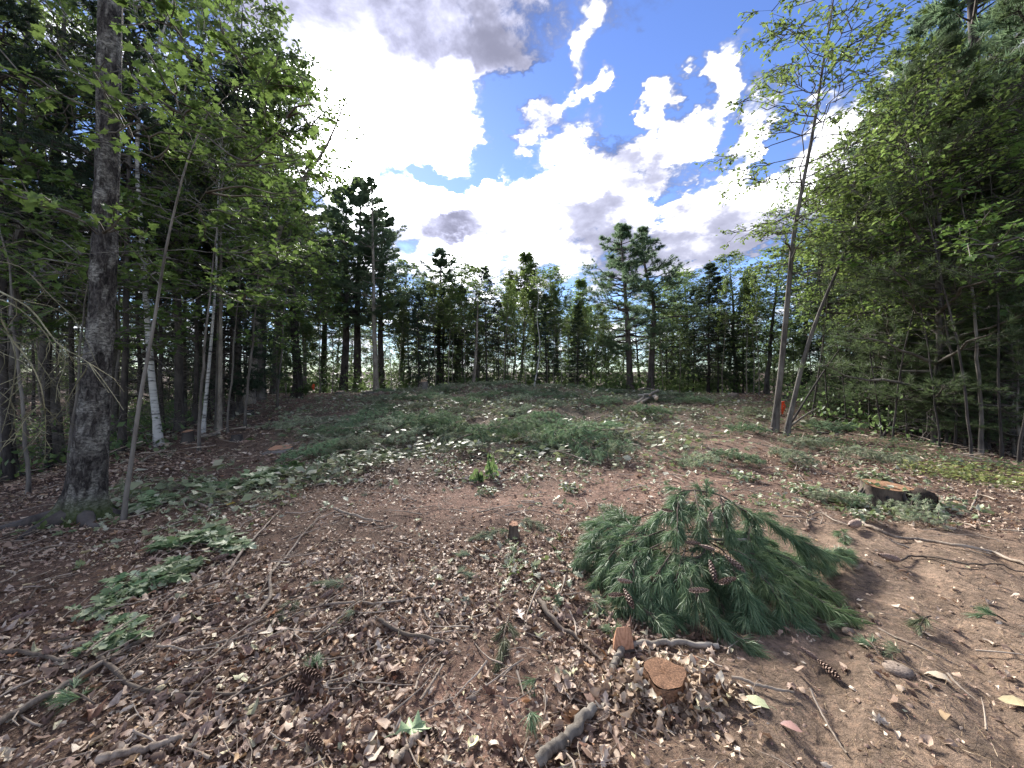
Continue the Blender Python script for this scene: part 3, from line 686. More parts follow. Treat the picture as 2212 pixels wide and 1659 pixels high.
own_path('birch_tree', 'smaller white birch left of the twin grey stems', 'tree', [(438, 935), (449, 815), (460, 690), (466, 600), (470, 450), (480, 300)], None, .062, broadleaf,
         seed=421, cb=.5, cw=1.5, nl=28, leaf=.11, bk='birch', twig=7, lpt=10)
own_path('grey_maple', 'straight pale grey stem right of the smaller birch', 'tree', [(474, 932), (476, 800), (477, 640), (478, 450), (482, 250)], None, .075, broadleaf,
         seed=422, cb=.5, cw=1.8, nl=30, leaf=.12, bk='bark_pale', twig=7, lpt=10)
own_path('grey_maple', 'darker grey stem close beside the straight pale stem', 'tree', [(466, 930), (469, 800), (471, 640), (470, 480), (468, 300)], None, .05, broadleaf,
         seed=423, cb=.55, cw=1.4, nl=26, leaf=.12, bk='bark_grey', twig=7, lpt=10)
own_path('forked_tree', 'forked grey tree with a crooked limb reaching over the clearing', 'tree', [(537, 868), (550, 740), (560, 620), (583, 558), (606, 490), (625, 435), (660, 380), (700, 325), (735, 245), (757, 185)], 16.5, .24, broadleaf,
         seed=424, cb=.55, cw=1.1, nl=14, leaf=.15, bk='bark_pale', twig=4, lpt=6, wob=0)
own_path('grey_maple', 'straight grey trunk beside the forked grey tree', 'tree', [(566, 858), (560, 720), (556, 600), (552, 460), (556, 300), (565, 150)], 18.5, .17, broadleaf,
         seed=425, cb=.45, cw=2.8, nl=44, leaf=.15, bk='bark_grey', twig=8, lpt=12)
own_path('grey_maple', 'thick grey trunk in the shade left of the smaller birch', 'tree', [(388, 940), (386, 780), (384, 640), (380, 450), (380, 250)], 11, .16, broadleaf,
         seed=426, cb=.5, cw=2.6, nl=36, leaf=.13, bk='bark_dark', twig=8, lpt=12)
# the near young maple whose stem bends to the right
own_path('young_maple', 'near young maple with a thin bent stem beside the big trunk', 'young tree', [(264, 1127), (283, 1000), (303, 860), (332, 700), (362, 520), (385, 420), (402, 355), (430, 285), (447, 250), (500, 200), (560, 150)], None, .036, broadleaf,
         seed=431, cb=.45, cw=1.9, nl=20, leaf=.10, twig=8, lpt=8, up=.22, curv=-.05, mat='maple', kind='maple', flat=.25, wob=0, bk='bark_grey')
# the big trunk in the left foreground
def big_trunk():
    b = gp(180, 1122); Y = b[1]
    W = np.array([b, at(196, 960, Y), at(206, 860, Y), at(215, 740, Y), at(224, 600, Y), at(229, 450, Y), at(234, 300, Y), at(236, 150, Y), at(240, 0, Y), at(246, -200, Y+.2), at(250, -500, Y+.3), at(256, -800, Y+.2)])-b
    n, k = 260, 56
    P = resample(W, n); P[0, 2] = -.1; h = P[:, 2]
    R = np.interp(h, [-.1, 0, .12, .35, .8, 1.5, 2.5, 4, 6, 10, 13], [.33, .27, .205, .170, .146, .126, .110, .103, .098, .06, .02])
    v, f = tubes(P, R, k)
    v = v.reshape(n, k, 3); th = np.arange(k)*2*np.pi/k; c = P[:, None]
    d = nrm(v-c)
    rough = (fbm(np.cos(th)[None]*3.2+7, np.sin(th)[None]*3.2+3, h[:, None]*2.2, 4, 61)-.5)*.035+(np.abs(fbm(np.cos(th)[None]*9, np.sin(th)[None]*9, h[:, None]*5, 3, 63)-.5))*.03
    root = np.exp(-np.maximum(h, 0)/.16)[:, None]*np.maximum(0, np.cos(th*5+.6))[None]*.13
    knots = 0
    for kz, ka, kr in ((1.0, 3.2, .015), (2.9, 2.6, .02), (3.75, 3.4, .04), (3.9, .6, .02), (2.3, 5.0, .02), (4.6, 4.2, .02)):
        knots = knots+kr*np.exp(-((h[:, None]-kz)/.09)**2-((np.mod(th[None]-ka+3.14, 6.283)-3.14)/.5)**2)
    v = v+d*(rough+root+knots)[..., None]
    r = thing('mature_maple', 'big rough grey trunk with mossy foot in the left foreground', 'tree', b)
    link('trunk', Geo().add(v, f).mesh('trunk', M['hero_bark'], True), r)
    cr = broadleaf(440, W[-1, 2], .12, .6, 2.6, 30, .12, 6, 8, path=W, bk='bark_grey', mat='maple', kind='diamond')
    link('branches', cr['branches'], r); link('crown', cr['crown'], r)
    gm = Geo(); rng = np.random.default_rng(5)   # a surface root running out to the left
    for a, L in ((3.35, .95), (5.6, .55), (.3, .4), (4.5, .5)):
        q = np.array([(math.cos(a+.25*s*s)*L*s*1.0+math.cos(a)*.12, math.sin(a+.25*s*s)*L*s+math.sin(a)*.12, .10*(1-s)**2) for s in np.linspace(0, 1, 9)])
        q[:, 2] += hgt(b[0]+q[:, 0], b[1]+q[:, 1])-b[2]-.01
        gm.add(*tubes(q, .09*(1-np.linspace(0, 1, 9))**.8+.012, 8))
    link('surface_root', gm.mesh('surface_root', M['bark_dark'], True), r)
big_trunk()
# dead spruce at the left picture edge, its pale drooping dead limbs cross the view
def dead_edge_tree():
    rng = np.random.default_rng(81); Yd = 3.5
    b = ground(wx(-95, Yd), Yd)
    r = thing('dead_spruce', 'dead spruce at the left edge with pale drooping twigs', 'tree', b)
    P, R = make_trunk(rng, 5.5, .07, .03, None); link('trunk', Geo().add(*tubes(P, R, 8)).mesh('trunk', M['deadtwig'], True), r)
    arcs = [[(-60, 600), (0, 630), (60, 663), (133, 750), (187, 780), (240, 846), (267, 886)], [(-60, 650), (0, 686), (20, 726), (63, 780), (87, 830), (97, 886), (97, 996)],
            [(-50, 690), (20, 726), (33, 770), (20, 873), (3, 936)], [(-60, 640), (10, 650), (80, 700), (150, 790), (165, 800)], [(90, 872), (60, 900), (40, 930), (27, 960)],
            [(187, 797), (165, 830), (130, 890), (95, 925), (60, 950)], [(-60, 720), (0, 760), (60, 800), (40, 840), (10, 870)], [(-40, 560), (40, 575), (110, 640), (160, 690), (215, 800)],
            [(-60, 800), (-10, 840), (30, 880), (20, 960)], [(80, 775), (110, 820), (130, 850)], [(133, 750), (140, 790), (125, 830), (120, 870)], [(-40, 560), (60, 520), (140, 560), (200, 640)]]
    for i, a in enumerate(arcs):
        q = np.array([at(p[0], p[1], Yd+.12*i-.4+.06*j*(1 if i % 2 else -1)) for j, p in enumerate(a)])-b
        q = resample(q, 16); g = Geo().add(*tubes(q, np.linspace(.008 if i < 4 else .0055, .0018, 16), 5))
        rows = rng.integers(0, 15, 9)
        for s in rows:
            e = q[s]+np.array((rng.normal(0, .12), rng.normal(0, .1), -rng.uniform(.02, .28))); g.add(*tubes(np.stack([q[s], (q[s]+e)/2+rng.normal(0, .02, 3), e]), np.array((.0035, .003, .0015)), 3))
        link('dead_branch', g.mesh('dead_branch', M['moss_twig'], True), r)
dead_edge_tree()
b0 = gp(18, 1030)
ls = thing('old_stump', 'dark leaning rotten stub at the left picture edge', 'stump', (b0[0]-.1, b0[1], b0[2]))
v, f = tubes(resample(np.array([(0, 0, -.1), (-.03, 0, .15), (-.1, .05, .38)]), 8), np.linspace(.16, .07, 8), 12); link('bark', Geo().add(v+np.random.default_rng(3).normal(0, .008, v.shape), f).mesh('bark', M['bark_dark'], True), ls)

# ---- right side: two bare leaning stems, the thicket of saplings and young pines behind them
own_path('slender_tree', 'tall slender grey tree with sparse leaves against the blue sky', 'tree', [(1672, 932), (1688, 790), (1702, 640), (1716, 500), (1738, 380), (1757, 280), (1778, 140), (1800, 0), (1815, -160)], None, .105, broadleaf,
         seed=450, cb=.30, cw=2.9, nl=60, leaf=.13, bk='bark_grey', twig=9, lpt=10, up=.30, curv=.02, flat=.28, sec=(.25, .42), wob=0, prof=.45, kind='diamond')
own_path('slender_tree', 'bent grey stem leaning right beside the tall slender tree', 'tree', [(1697, 942), (1716, 860), (1738, 770), (1768, 680), (1806, 590), (1848, 490), (1885, 410), (1915, 320)], None, .085, broadleaf,
         seed=451, cb=.6, cw=1.9, nl=26, leaf=.12, bk='bark_grey', twig=7, lpt=7, up=.5, curv=.0, flat=.3, wob=0)
own_path('sapling', 'thin upright sapling right behind the two grey stems', 'young tree', [(1752, 900), (1775, 760), (1790, 620), (1796, 480), (1802, 380)], 12.5, .035, broadleaf,
         seed=452, cb=.4, cw=1.5, nl=30, leaf=.12, bk='bark_dark', twig=6, lpt=8, up=.5, flat=.3)
th = [(1790, 12.5, 430), (1830, 11.6, 480), (1862, 12.6, 330), (1880, 11, 400), (1905, 10.2, 380), (1928, 9.6, 300), (1946, 10.6, 260), (1958, 9.8, 380), (1975, 11.5, 240), (2005, 9.4, 200), (2030, 8.6, 330),
      (2062, 8.8, 150), (2090, 9.6, 200), (2100, 7.9, 100), (2136, 8.6, 160), (2165, 7.9, 120), (2200, 7.4, 50), (2235, 8.4, 60)]
tl_ = ['first', 'second', 'third', 'fourth', 'fifth', 'sixth', 'seventh', 'eighth', 'ninth', 'tenth', 'eleventh', 'twelfth', 'thirteenth', 'fourteenth', 'fifteenth', 'sixteenth', 'seventeenth', 'last']
for (px, Y, top), o_ in zip(th, tl_):
    tree('S', px, Y, top, 'thin leaning sapling, %s from the left in the right hand thicket' % o_, 'thicket saplings on the right')
for i, (px, Y, top) in enumerate([(1835, 14, 640), (1880, 13.5, 690), (1915, 12.6, 560), (1985, 12.2, 420), (2040, 11, 480), (2110, 10.4, 380), (2160, 9.6, 430), (2215, 9, 350), (1930, 11.6, 790), (1990, 10.6, 760), (2075, 9.8, 700), (2190, 8.3, 640), (2150, 11.5, 150), (2060, 13, 260)]):
    tree('Y', px, Y, top, 'soft young white pine, %s from the left in the right hand wood' % ['first', 'second', 'third', 'sixth', 'eighth', 'tenth', 'twelfth', 'fourteenth', 'fourth', 'seventh', 'ninth', 'thirteenth', 'eleventh', 'fifth'][i], 'young pines in the right hand wood', 1.3)
for px, Y, top, lb in [(1925, 11.0, 330, 'feathery tall young pine at the left end of the right hand wall of trees'), (2020, 9.4, 120, 'feathery tall young pine in the middle of the right hand wall of trees'), (2235, 9.5, -100, 'feathery tall young pine at the very right picture edge')]:
    tree('Y', px, Y, top, lb, None, 1.25)
for i, (px, Y, h) in enumerate([(1770, 13.2, 1.7), (1815, 12.9, 2.3), (1850, 12.2, 1.5), (1895, 11.4, 2.6), (1940, 10.9, 2.0), (1968, 10.2, 2.8), (2010, 10, 2.0), (2045, 9.4, 2.7), (2085, 9.0, 2.0), (2125, 8.8, 3.0), (2165, 8.5, 2.2), (2200, 8.1, 2.8)]):
    tree('Y', px, Y, 0, '%s small bushy pine seedling from the left at the thicket foot' % ORD[i], 'pine seedlings along the right hand thicket', 1.7, h=h)
for k, px, Y, top, lb in [('P', 2010, 15, 60, 'tall white pine whose crown overhangs the right hand thicket'), ('P', 2120, 12, -300, 'huge dark white pine at the upper right corner'), ('A', 2180, 14, -50, 'broadleaf crown behind the huge dark pine'),
                          ('A', 1950, 17, 180, 'broadleaf tree rising behind the thicket on the right'), ('O', 1890, 20, 330, 'dark oak deep in the right hand wood'), ('P', 2300, 10, -200, 'white pine just beyond the right picture edge'),
                          ('A', 2040, 19, 100, 'tall broadleaf tree deep in the right hand wood'), ('W', 1935, 14, 350, 'leaning white birch half hidden in the right hand thicket'), ('A', 2260, 18, -50, 'broadleaf tree far back at the right picture edge')]:
    tree(k, px, Y, top, lb)
for px, Y, top, lb in [(2120, 8.2, 250, 'bright leaved young maple in the right hand thicket'),
                       (2050, 10.6, 420, 'young maple with layered leaves in the middle of the thicket')]:
    tree('U', px, Y, top, lb)
for px in np.linspace(1760, 2320, 24):
    tree('DDKS'[RG.integers(4)], px+RG.uniform(-15, 15), RG.uniform(13, 22), 0, 'thin dark tree deep in the right hand wood', 'dark trees deep in the right hand wood', 1, h=RG.uniform(6, 10))
for px in np.linspace(1850, 2350, 10):
    tree('BO'[RG.integers(2)], px, RG.uniform(20, 30), 0, 'tall tree at the back of the right hand wood', 'trees at the back of the right hand wood', 1.1, h=RG.uniform(11, 14))
# ------------------------------------------------------------------ ground cover
def place_on(x, y, rng, lift=.0):
    """ground points with the local surface normal"""
    z = hgt(x, y); e = .03
    n = np.stack([-(hgt(x+e, y)-z)/e, -(hgt(x, y+e)-z)/e, np.ones_like(z)], -1)
    return np.stack([x, y, z+lift], -1), nrm(n)
def scatter(rng, n, ymin, ymax, dens, p=1.0, side=1.5):
    """random ground points, denser towards the viewer (area density ~ y**-p), thinned by dens(x, y)"""
    u = rng.random(n)
    if abs(p-2) < 1e-6: y = ymin*(ymax/ymin)**u
    else: y = (ymin**(2-p)+u*(ymax**(2-p)-ymin**(2-p)))**(1/(2-p))
    x = rng.uniform(-1, 1, n)*(y*side+.3)
    k = rng.random(n) < dens(x, y); return x[k], y[k]
def leaf_density(x, y):
    s = sand_mask(x, y); r = red_mask(x, y)
    patch = sm((fbm(x*1.3, y*1.3, 0, 4, 77)-.36)/.22)
    d = (.22+.78*patch)*(1-.93*np.clip(s*1.2, 0, 1))*(1-.78*r)
    d = np.where(y > 5, d*(1-.15*slash_mask(x, y)), d)
    return np.clip(d, 0, 1)
def litter(name, n, ymin, ymax, p, size, kind, mat, dens, seed, curl=.35, tilt=.35, parent=None, lift=.008):
    rng = np.random.default_rng(seed)
    x, y = scatter(rng, n, ymin, ymax, dens, p)
    P, Nn = place_on(x, y, rng); m = len(x)
    P[:, 2] += lift+rng.random(m)*.012
    nn = Nn+rng.normal(0, tilt, (m, 3)); nn = np.where(rng.random((m, 1)) < .5, nn, -nn)
    a = rng.uniform(0, 6.283, m); D = np.stack([np.cos(a), np.sin(a), rng.normal(0, .12, m)], -1)
    g = Geo(); sz = size*rng.uniform(.35, 1.0, m)**1.0*rng.choice([.6, .8, 1.0, 1.0, 1.35], m)
    P[:, 2] += sz*np.abs(rng.normal(0, .10, m))
    leaves(g, P-D*sz[:, None]*.5, D, nn, sz, kind, rng.normal(0, .45, m), rng.normal(0, curl, m), rng, wide=rng.uniform(.5, 1.1, m), rough=.11)
    return g
g = litter('', 49560, 0.7, 8.5, 1.5, .064, 'oval', 'litter', leaf_density, 501, curl=.4, tilt=.36)
tag(link('leaf_litter', g.mesh('leaf_litter', M['litter']), GROUND), kind='stuff')
g = litter('', 3776, 0.7, 8, 1.5, .085, 'oak', 'litter', leaf_density, 502, curl=.7, tilt=.5)
g2 = litter('', 3068, 0.7, 8, 1.5, .075, 'maple', 'litter', leaf_density, 503, curl=.7, tilt=.5)
for v, fl in ((g2.v, g2.f),):
    off = 0
    for k, L_ in fl.items():
        g.f.setdefault(k, []).extend([q+g.n for q in L_])
    g.v += g2.v; g.n += g2.n
tag(link('lobed_leaf_litter', g.mesh('lobed_leaf_litter', M['litter']), GROUND), kind='stuff')
g = litter('', 42000, 6, 26, 1.35, .12, 'diamond', 'litter', leaf_density, 504, curl=.3, tilt=.4)
tag(link('far_leaf_litter', g.mesh('far_leaf_litter', M['litter']), GROUND), kind='stuff')
# crumbs, bark chips and sawdust
g = litter('', 47200, 0.7, 6.5, 1.6, .036, 'diamond', 'litter', lambda x, y: np.clip(.35+.65*fbm(x*2, y*2, 0, 3, 9), 0, 1)*(1-.9*np.clip(sand_mask(x, y)*1.2, 0, 1)), 505, curl=.2, tilt=.6, lift=.002)
tag(link('leaf_crumbs', g.mesh('leaf_crumbs', M['litter']), GROUND), kind='stuff')
M['chip'] = leaf_mat('wood chip', [(.16, .075, .055), (.24, .12, .09), (.36, .21, .16), (.48, .33, .26)], fac=0, rough=.8, objvar=0)
g = litter('', 30000, 1.15, 8, 1.7, .017, 'diamond', 'chip', lambda x, y: np.clip(red_mask(x, y)*.9+.12, 0, 1), 506, curl=.1, tilt=.5, lift=.001)
tag(link('wood_chips', g.mesh('wood_chips', M['chip']), GROUND), kind='stuff')
def dead_needles():
    rng = np.random.default_rng(507); x, y = scatter(rng, 34000, .8, 6.5, lambda x, y: np.clip(.5+.5*sand_mask(x, y), 0, 1), 1.6)
    P, N_ = place_on(x, y, rng, .004); m = len(x); a = rng.uniform(0, 6.28, m)
    D = np.stack([np.cos(a), np.sin(a), np.abs(rng.normal(0, .15, m))], -1); g = Geo(); tufts(g, P, D, 1, .085, .0022, .05, rng)
    return g
M['dneedle'] = leaf_mat('dead needle', [(.12, .07, .045), (.24, .15, .09), (.36, .25, .16)], fac=0, rough=.6, objvar=0)
tag(link('dead_needle_litter', dead_needles().mesh('dead_needle_litter', M['dneedle']), GROUND), kind='stuff')
def pebbles():
    rng = np.random.default_rng(508); x, y = scatter(rng, 2600, 1.15, 6, lambda x, y: np.clip(sand_mask(x, y)*.9+.06, 0, 1), 1.4)
    P, _ = place_on(x, y, rng, .0); g = Geo()
    o = np.array([(1, 0, 0), (0, 1, 0), (-1, 0, 0), (0, -1, 0), (0, 0, .7), (0, 0, -.7)]); f = np.array([(0, 1, 4), (1, 2, 4), (2, 3, 4), (3, 0, 4)])
    s = .004+.011*rng.random(len(x))**3
    V = P[:, None]+(o[None]+rng.normal(0, .22, (len(x), 6, 3)))*s[:, None, None]
    g.add(V, (f[None]+np.arange(len(x))[:, None, None]*6).reshape(-1, 3)); return g
M['clod'] = leaf_mat('soil clod', [(.12, .075, .055), (.2, .14, .105), (.28, .21, .165)], fac=0, rough=.9, objvar=0)
tag(link('soil_clods', pebbles().mesh('soil_clods', M['clod']), GROUND), kind='stuff')
# the 280 nearest fallen leaves that can be picked apart, each a piece of the ground
def big_leaves():
    rng = np.random.default_rng(520); protos = []
    cols = [(.16, .095, .068), (.24, .15, .112), (.33, .225, .175), (.40, .31, .245), (.20, .10, .06), (.42, .40, .24)]
    for i in range(18):
        g = Geo(); kd = ['oval', 'oval', 'oak', 'oval', 'maple', 'oval'][i % 6]
        leaves(g, np.array([(0, -.5, 0.)]), np.array([(0, 1., 0)]), np.array([(0, 0, 1.)]), 1.0, kd, rng.normal(0, .4), rng.normal(0, .7), rng, wide=rng.uniform(.6, 1.1), rough=.09)
        c = cols[(i*5+i//6) % 6]; key = 'leafcol%d' % ((i*5+i//6) % 6)
        if key not in M:
            t = MT('dry fallen leaf'); oi = t.nd('ShaderNodeObjectInfo').outputs['Random']; n = t.noise(3.5, 4)
            cc = t.mix(t.ramp(n, [(0, 0, 0), (1, 1, 1)], (.4, .65)), tuple(q*.72 for q in c)+(1,), tuple(min(q*1.15, .6) for q in c)+(1,))
            t.base(t.nd('ShaderNodeHueSaturation', {'Value': t.nd('ShaderNodeMapRange', {0: oi, 3: .75, 4: 1.2}).outputs[0], 'Color': cc}).outputs[0], .6, .3); M[key] = t.m
        protos.append(g.mesh('fallen_leaf', M[key]))
    x, y = scatter(rng, 800, 1.25, 3.1, leaf_density, 1.6, 1.4)
    x, y = x[:285], y[:285]; P, Nn = place_on(x, y, rng, .018)
    for i in range(len(x)):
        o = link('fallen_leaf', protos[rng.integers(18)], GROUND, P[i]+np.array((0, 0, rng.random()*.012)))
        q = Vector(Nn[i]+rng.normal(0, .22, 3)).to_track_quat('Z', 'Y'); o.rotation_euler = (q.to_matrix() @ Matrix.Rotation(rng.uniform(0, 6.28), 3, 'Z')).to_euler()
        s = rng.uniform(.045, .095); o.scale = (s, s, s*rng.choice((-1, 1)) if False else s)
big_leaves()
# green seedlings and yellow ground plants along the right hand wood
def plants(n, cx, cy, rx, ry, rot, size, mat, seed, h=.16, kind='oval'):
    rng = np.random.default_rng(seed); r = np.sqrt(rng.random(n)); a = rng.uniform(0, 6.28, n); u, v = r*np.cos(a)*rx, r*np.sin(a)*ry
    x = cx+u*math.cos(rot)-v*math.sin(rot); y = cy+u*math.sin(rot)+v*math.cos(rot)
    P, _ = place_on(x, y, rng); P = np.repeat(P, 6, 0); m = len(P); P[:, 2] += rng.random(m)*h; P[:, :2] += rng.normal(0, size*.9, (m, 2))
    a = rng.uniform(0, 6.28, m); D = np.stack([np.cos(a), np.sin(a), rng.normal(-.1, .25, m)], -1)
    g = Geo(); leaves(g, P, D, np.array((0, 0, 1.))+rng.normal(0, .3, (m, 3)), size*rng.uniform(.5, 1.2, m), kind, .2, -.1, rng); return g
pc = gp(2150, 1040); g = plants(230, pc[0], pc[1], 1.25, .8, -.2, .07, 'yellowplant', 531)
tag(link('yellow_ground_plants', g.mesh('yellow_ground_plants', M['yellowplant'])), 'yellow green seedlings carpeting the ground at the right edge of the clearing', 'ground plants', kind='stuff')
g = Geo()
for i, (px, py, rx, ry, n) in enumerate([(1900, 965, 1.4, .5, 120), (1800, 955, .8, .4, 60), (1990, 990, 1.2, .5, 70), (2080, 1010, 1, .5, 60), (1740, 950, .7, .3, 40)]):
    c = gp(px, py); q = plants(n, c[0], c[1], rx, ry, 0, .065, '', 540+i, .14, 'diamond')
    for k, L_ in q.f.items(): g.f.setdefault(k, []).extend([w+g.n for w in L_])
    g.v += q.v; g.n += q.n
tag(link('seedling_patch', g.mesh('seedling_patch', M['yngpine'])), 'low green seedlings and needles in front of the right hand thicket', 'ground plants', kind='stuff')
# undergrowth in the shade of the woods
def undergrowth(seed, n, region, size, mat, h):
    rng = np.random.default_rng(seed); x, y = region(rng, n); P, _ = place_on(x, y, rng); P = np.repeat(P, 28, 0); m = len(P)
    sc = np.repeat(rng.uniform(.4, 1.3, len(x)), 28)
    P += rng.normal(0, 1, (m, 3))*np.array((.45, .45, .25))*sc[:, None]; P[:, 2] += np.abs(rng.normal(0, h, m))*sc
    d = rng.normal(0, 1, (m, 3)); g = Geo(); leaves(g, P, d, np.array((0, 0, 1.))+rng.normal(0, .5, (m, 3)), size*rng.uniform(.5, 1.3, m), 'diamond', .2, 0); return g
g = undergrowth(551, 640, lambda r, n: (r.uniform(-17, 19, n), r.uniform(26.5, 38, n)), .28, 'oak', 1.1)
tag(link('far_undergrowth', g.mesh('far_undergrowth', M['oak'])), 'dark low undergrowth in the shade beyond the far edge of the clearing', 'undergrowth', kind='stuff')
def lreg(r, n):
    y = r.uniform(7, 24, n); return left_edge(y)-r.uniform(.8, 9, n), y
g = undergrowth(552, 300, lreg, .15, 'spruce', .35)
tag(link('left_undergrowth', g.mesh('left_undergrowth', M['oak'])), 'dark low brush on the floor of the shaded left wood', 'undergrowth', kind='stuff')
def rreg(r, n):
    y = r.uniform(9, 22, n); return right_edge(y)+r.uniform(.6, 8, n), y
g = undergrowth(553, 260, rreg, .15, 'broad', .4)
tag(link('right_undergrowth', g.mesh('right_undergrowth', M['oak'])), 'dark low brush on the floor of the right hand wood', 'undergrowth', kind='stuff')

# ------------------------------------------------------------------ logging slash: needles, wilted leaves and twigs trodden over the clearing
def slash_points(rng, n, ymin=5, ymax=26):
    x, y = scatter(rng, n, ymin, ymax, lambda x, y: np.clip(slash_mask(x, y)*sm((fbm(x*1.1, y*1.1, 0, 4, 91)-.36)/.2), 0, 1), 1.25, 1.0); return x, y
rng = np.random.default_rng(601)
x, y = slash_points(rng, 26000); P, Nn = place_on(x, y, rng); P[:, 2] += rng.random(len(x))*.16
a = rng.uniform(0, 6.28, len(x)); D = np.stack([np.cos(a), np.sin(a), rng.normal(.1, .3, len(x))], -1)
g = Geo(); tufts(g, P, D, 13, .16, .009, .5, rng, .15)
tag(link('needle_slash', g.mesh('needle_slash', M['slash'])), 'grey green mat of cut pine sprays covering the middle of the clearing', 'logging slash', kind='stuff')
x, y = slash_points(rng, 22000); P, Nn = place_on(x, y, rng); P[:, 2] += .04+rng.random(len(x))*.16; m = len(x)
a = rng.uniform(0, 6.28, m); g = Geo(); leaves(g, P, np.stack([np.cos(a), np.sin(a), rng.normal(0, .3, m)], -1), np.array((0, 0, 1.))+rng.normal(0, .5, (m, 3)), .16*rng.uniform(.5, 1.4, m), 'diamond', .25, 0, rng)
def wl(x, y):  # wilted leaves drop along the edges of the slash and around the left band
    m = ell(x, y, -3.4, 6.3, 2.2, .9, .5)+.8*ell(x, y, .2, 8.0, 3.2, .7)+.7*ell(x, y, -4.0, 4.6, .8, .7)+.55*ell(x, y, 2.6, 5.3, 1.6, .5)+.5*ell(x, y, 5.6, 7.2, 2.6, 1.0)+.5*ell(x, y, .6, 6.6, 2, .5)+.6*ell(x, y, 5.0, 5.6, 1.0, .5)+.3*ell(x, y, .2, 3.3, .6, .8)
    return np.clip(m, 0, 1)
x, y = scatter(rng, 26000, 2.5, 12, lambda x, y: wl(x, y)*sm((fbm(x*1.6, y*1.6, 0, 3, 92)-.3)/.3), 1.3, 1.3); P, Nn = place_on(x, y, rng, .01); P[:, 2] += rng.random(len(x))*.06; m = len(x)
a = rng.uniform(0, 6.28, m); leaves(g, P, np.stack([np.cos(a), np.sin(a), rng.normal(0, .3, m)], -1), Nn+rng.normal(0, .45, (m, 3)), .10*rng.uniform(.5, 1.25, m), 'oak', .2, rng.normal(0, .4, m), rng)
tag(link('wilted_leaves', g.mesh('wilted_leaves', M['wilted'])), 'pale wilted leaves scattered along the edge of the cut branches', 'wilted leaves', kind='stuff')
def twig_litter():
    g = Geo(); r = np.random.default_rng(611)
    x, y = slash_points(r, 4200); xs, ys = scatter(r, 2200, 1.3, 12, lambda x, y: np.clip(.7-.6*sand_mask(x, y), 0, 1), 1.5, 1.4)
    x = np.r_[x, xs]; y = np.r_[y, ys]; m = len(x); a = r.uniform(0, 6.28, m); L = r.uniform(.12, .7, m)*np.minimum(1, .35+y/10); t = np.linspace(-.5, .5, 5)
    bend = r.normal(0, .12, m)
    qx = x[:, None]+L[:, None]*(t*np.cos(a)[:, None]-bend[:, None]*(t*t*4)*np.sin(a)[:, None]); qy = y[:, None]+L[:, None]*(t*np.sin(a)[:, None]+bend[:, None]*(t*t*4)*np.cos(a)[:, None])
    qz = hgt(qx, qy)+.012+r.random((m, 1))*np.where(y > 7, .2, .03)[:, None]+t[None]*r.normal(0, .12, (m, 1))*L[:, None]+np.abs(t)[None]*0
    R = (.0024+.0085*r.random((m, 1))**2)*(1.0-.7*(t+.5))[None]*np.minimum(2.2, .6+y/8)[:, None]
    g.add(*tubes(np.stack([qx, qy, qz], -1), R, 4)); return g
tag(link('twig_litter', twig_litter().mesh('twig_litter', M['twig'])), 'thin broken twigs strewn over the whole clearing', 'twigs', kind='stuff')

# ------------------------------------------------------------------ sticks and logs lying on the ground (each measured in the photograph)
def stick(label, pts, r0, r1=None, mat='twig', lift=0.0, name='fallen_stick', ends=True, zs=None, forks=()):
    W = np.array([gp(*p) for p in pts])
    if zs is not None: W = np.array([pz(p[0], p[1], z) for p, z in zip(pts, zs)])
    r1 = r1 or r0*.6
    q = resample(W, 22); rng = np.random.default_rng(abs(hash(label)) % 1000 if False else int(pts[0][0]*7+pts[0][1]) % 9999)
    t = np.linspace(0, 1, 22); rad = r0+(r1-r0)*t
    if zs is None: q[:, 2] = np.maximum(hgt(q[:, 0], q[:, 1]), q[:, 2]*.5+.5*hgt(q[:, 0], q[:, 1]))+rad*.6+.022+lift
    q[1:-1] += rng.normal(0, r0*.22, (20, 3))
    o = q[0].copy(); r = thing(name, label, 'stick' if r0 < .03 else 'log', o)
    k = 9; v, f = tubes(q-o, rad*(1+rng.normal(0, .05, 22)), k); g = Geo().add(v, f)
    for (u, L, ang, ra) in forks:
        i = int(u*21); d = q[min(i+1, 21)]-q[max(i-1, 0)]; a = math.atan2(d[1], d[0])+ang
        e = q[i]+np.array((math.cos(a)*L, math.sin(a)*L, 0)); mid = (q[i]+e)/2+rng.normal(0, L*.05, 3)
        fp = resample(np.array([q[i], mid, e]), 8); fp[1:, 2] = hgt(fp[1:, 0], fp[1:, 1])+ra+.005
        g.add(*tubes(fp-o, np.linspace(ra, ra*.4, 8), 5))
    link('bark', g.mesh('bark', M[mat], True), r)
    for e, nm in ((0, 1), (21, 1)):   # the sawn or snapped ends
        ring = v.reshape(22, k, 3)[e]; c = ring.mean(0); g2 = Geo().add(np.vstack([ring, c+(q[e]-q[1 if e == 0 else 20])*.04]), np.array([(i, (i+1) % k, k) for i in range(k)]))
        if r0 > .011: link('cut_end', g2.mesh('cut_end', M['cut_pale']), r)
    return r
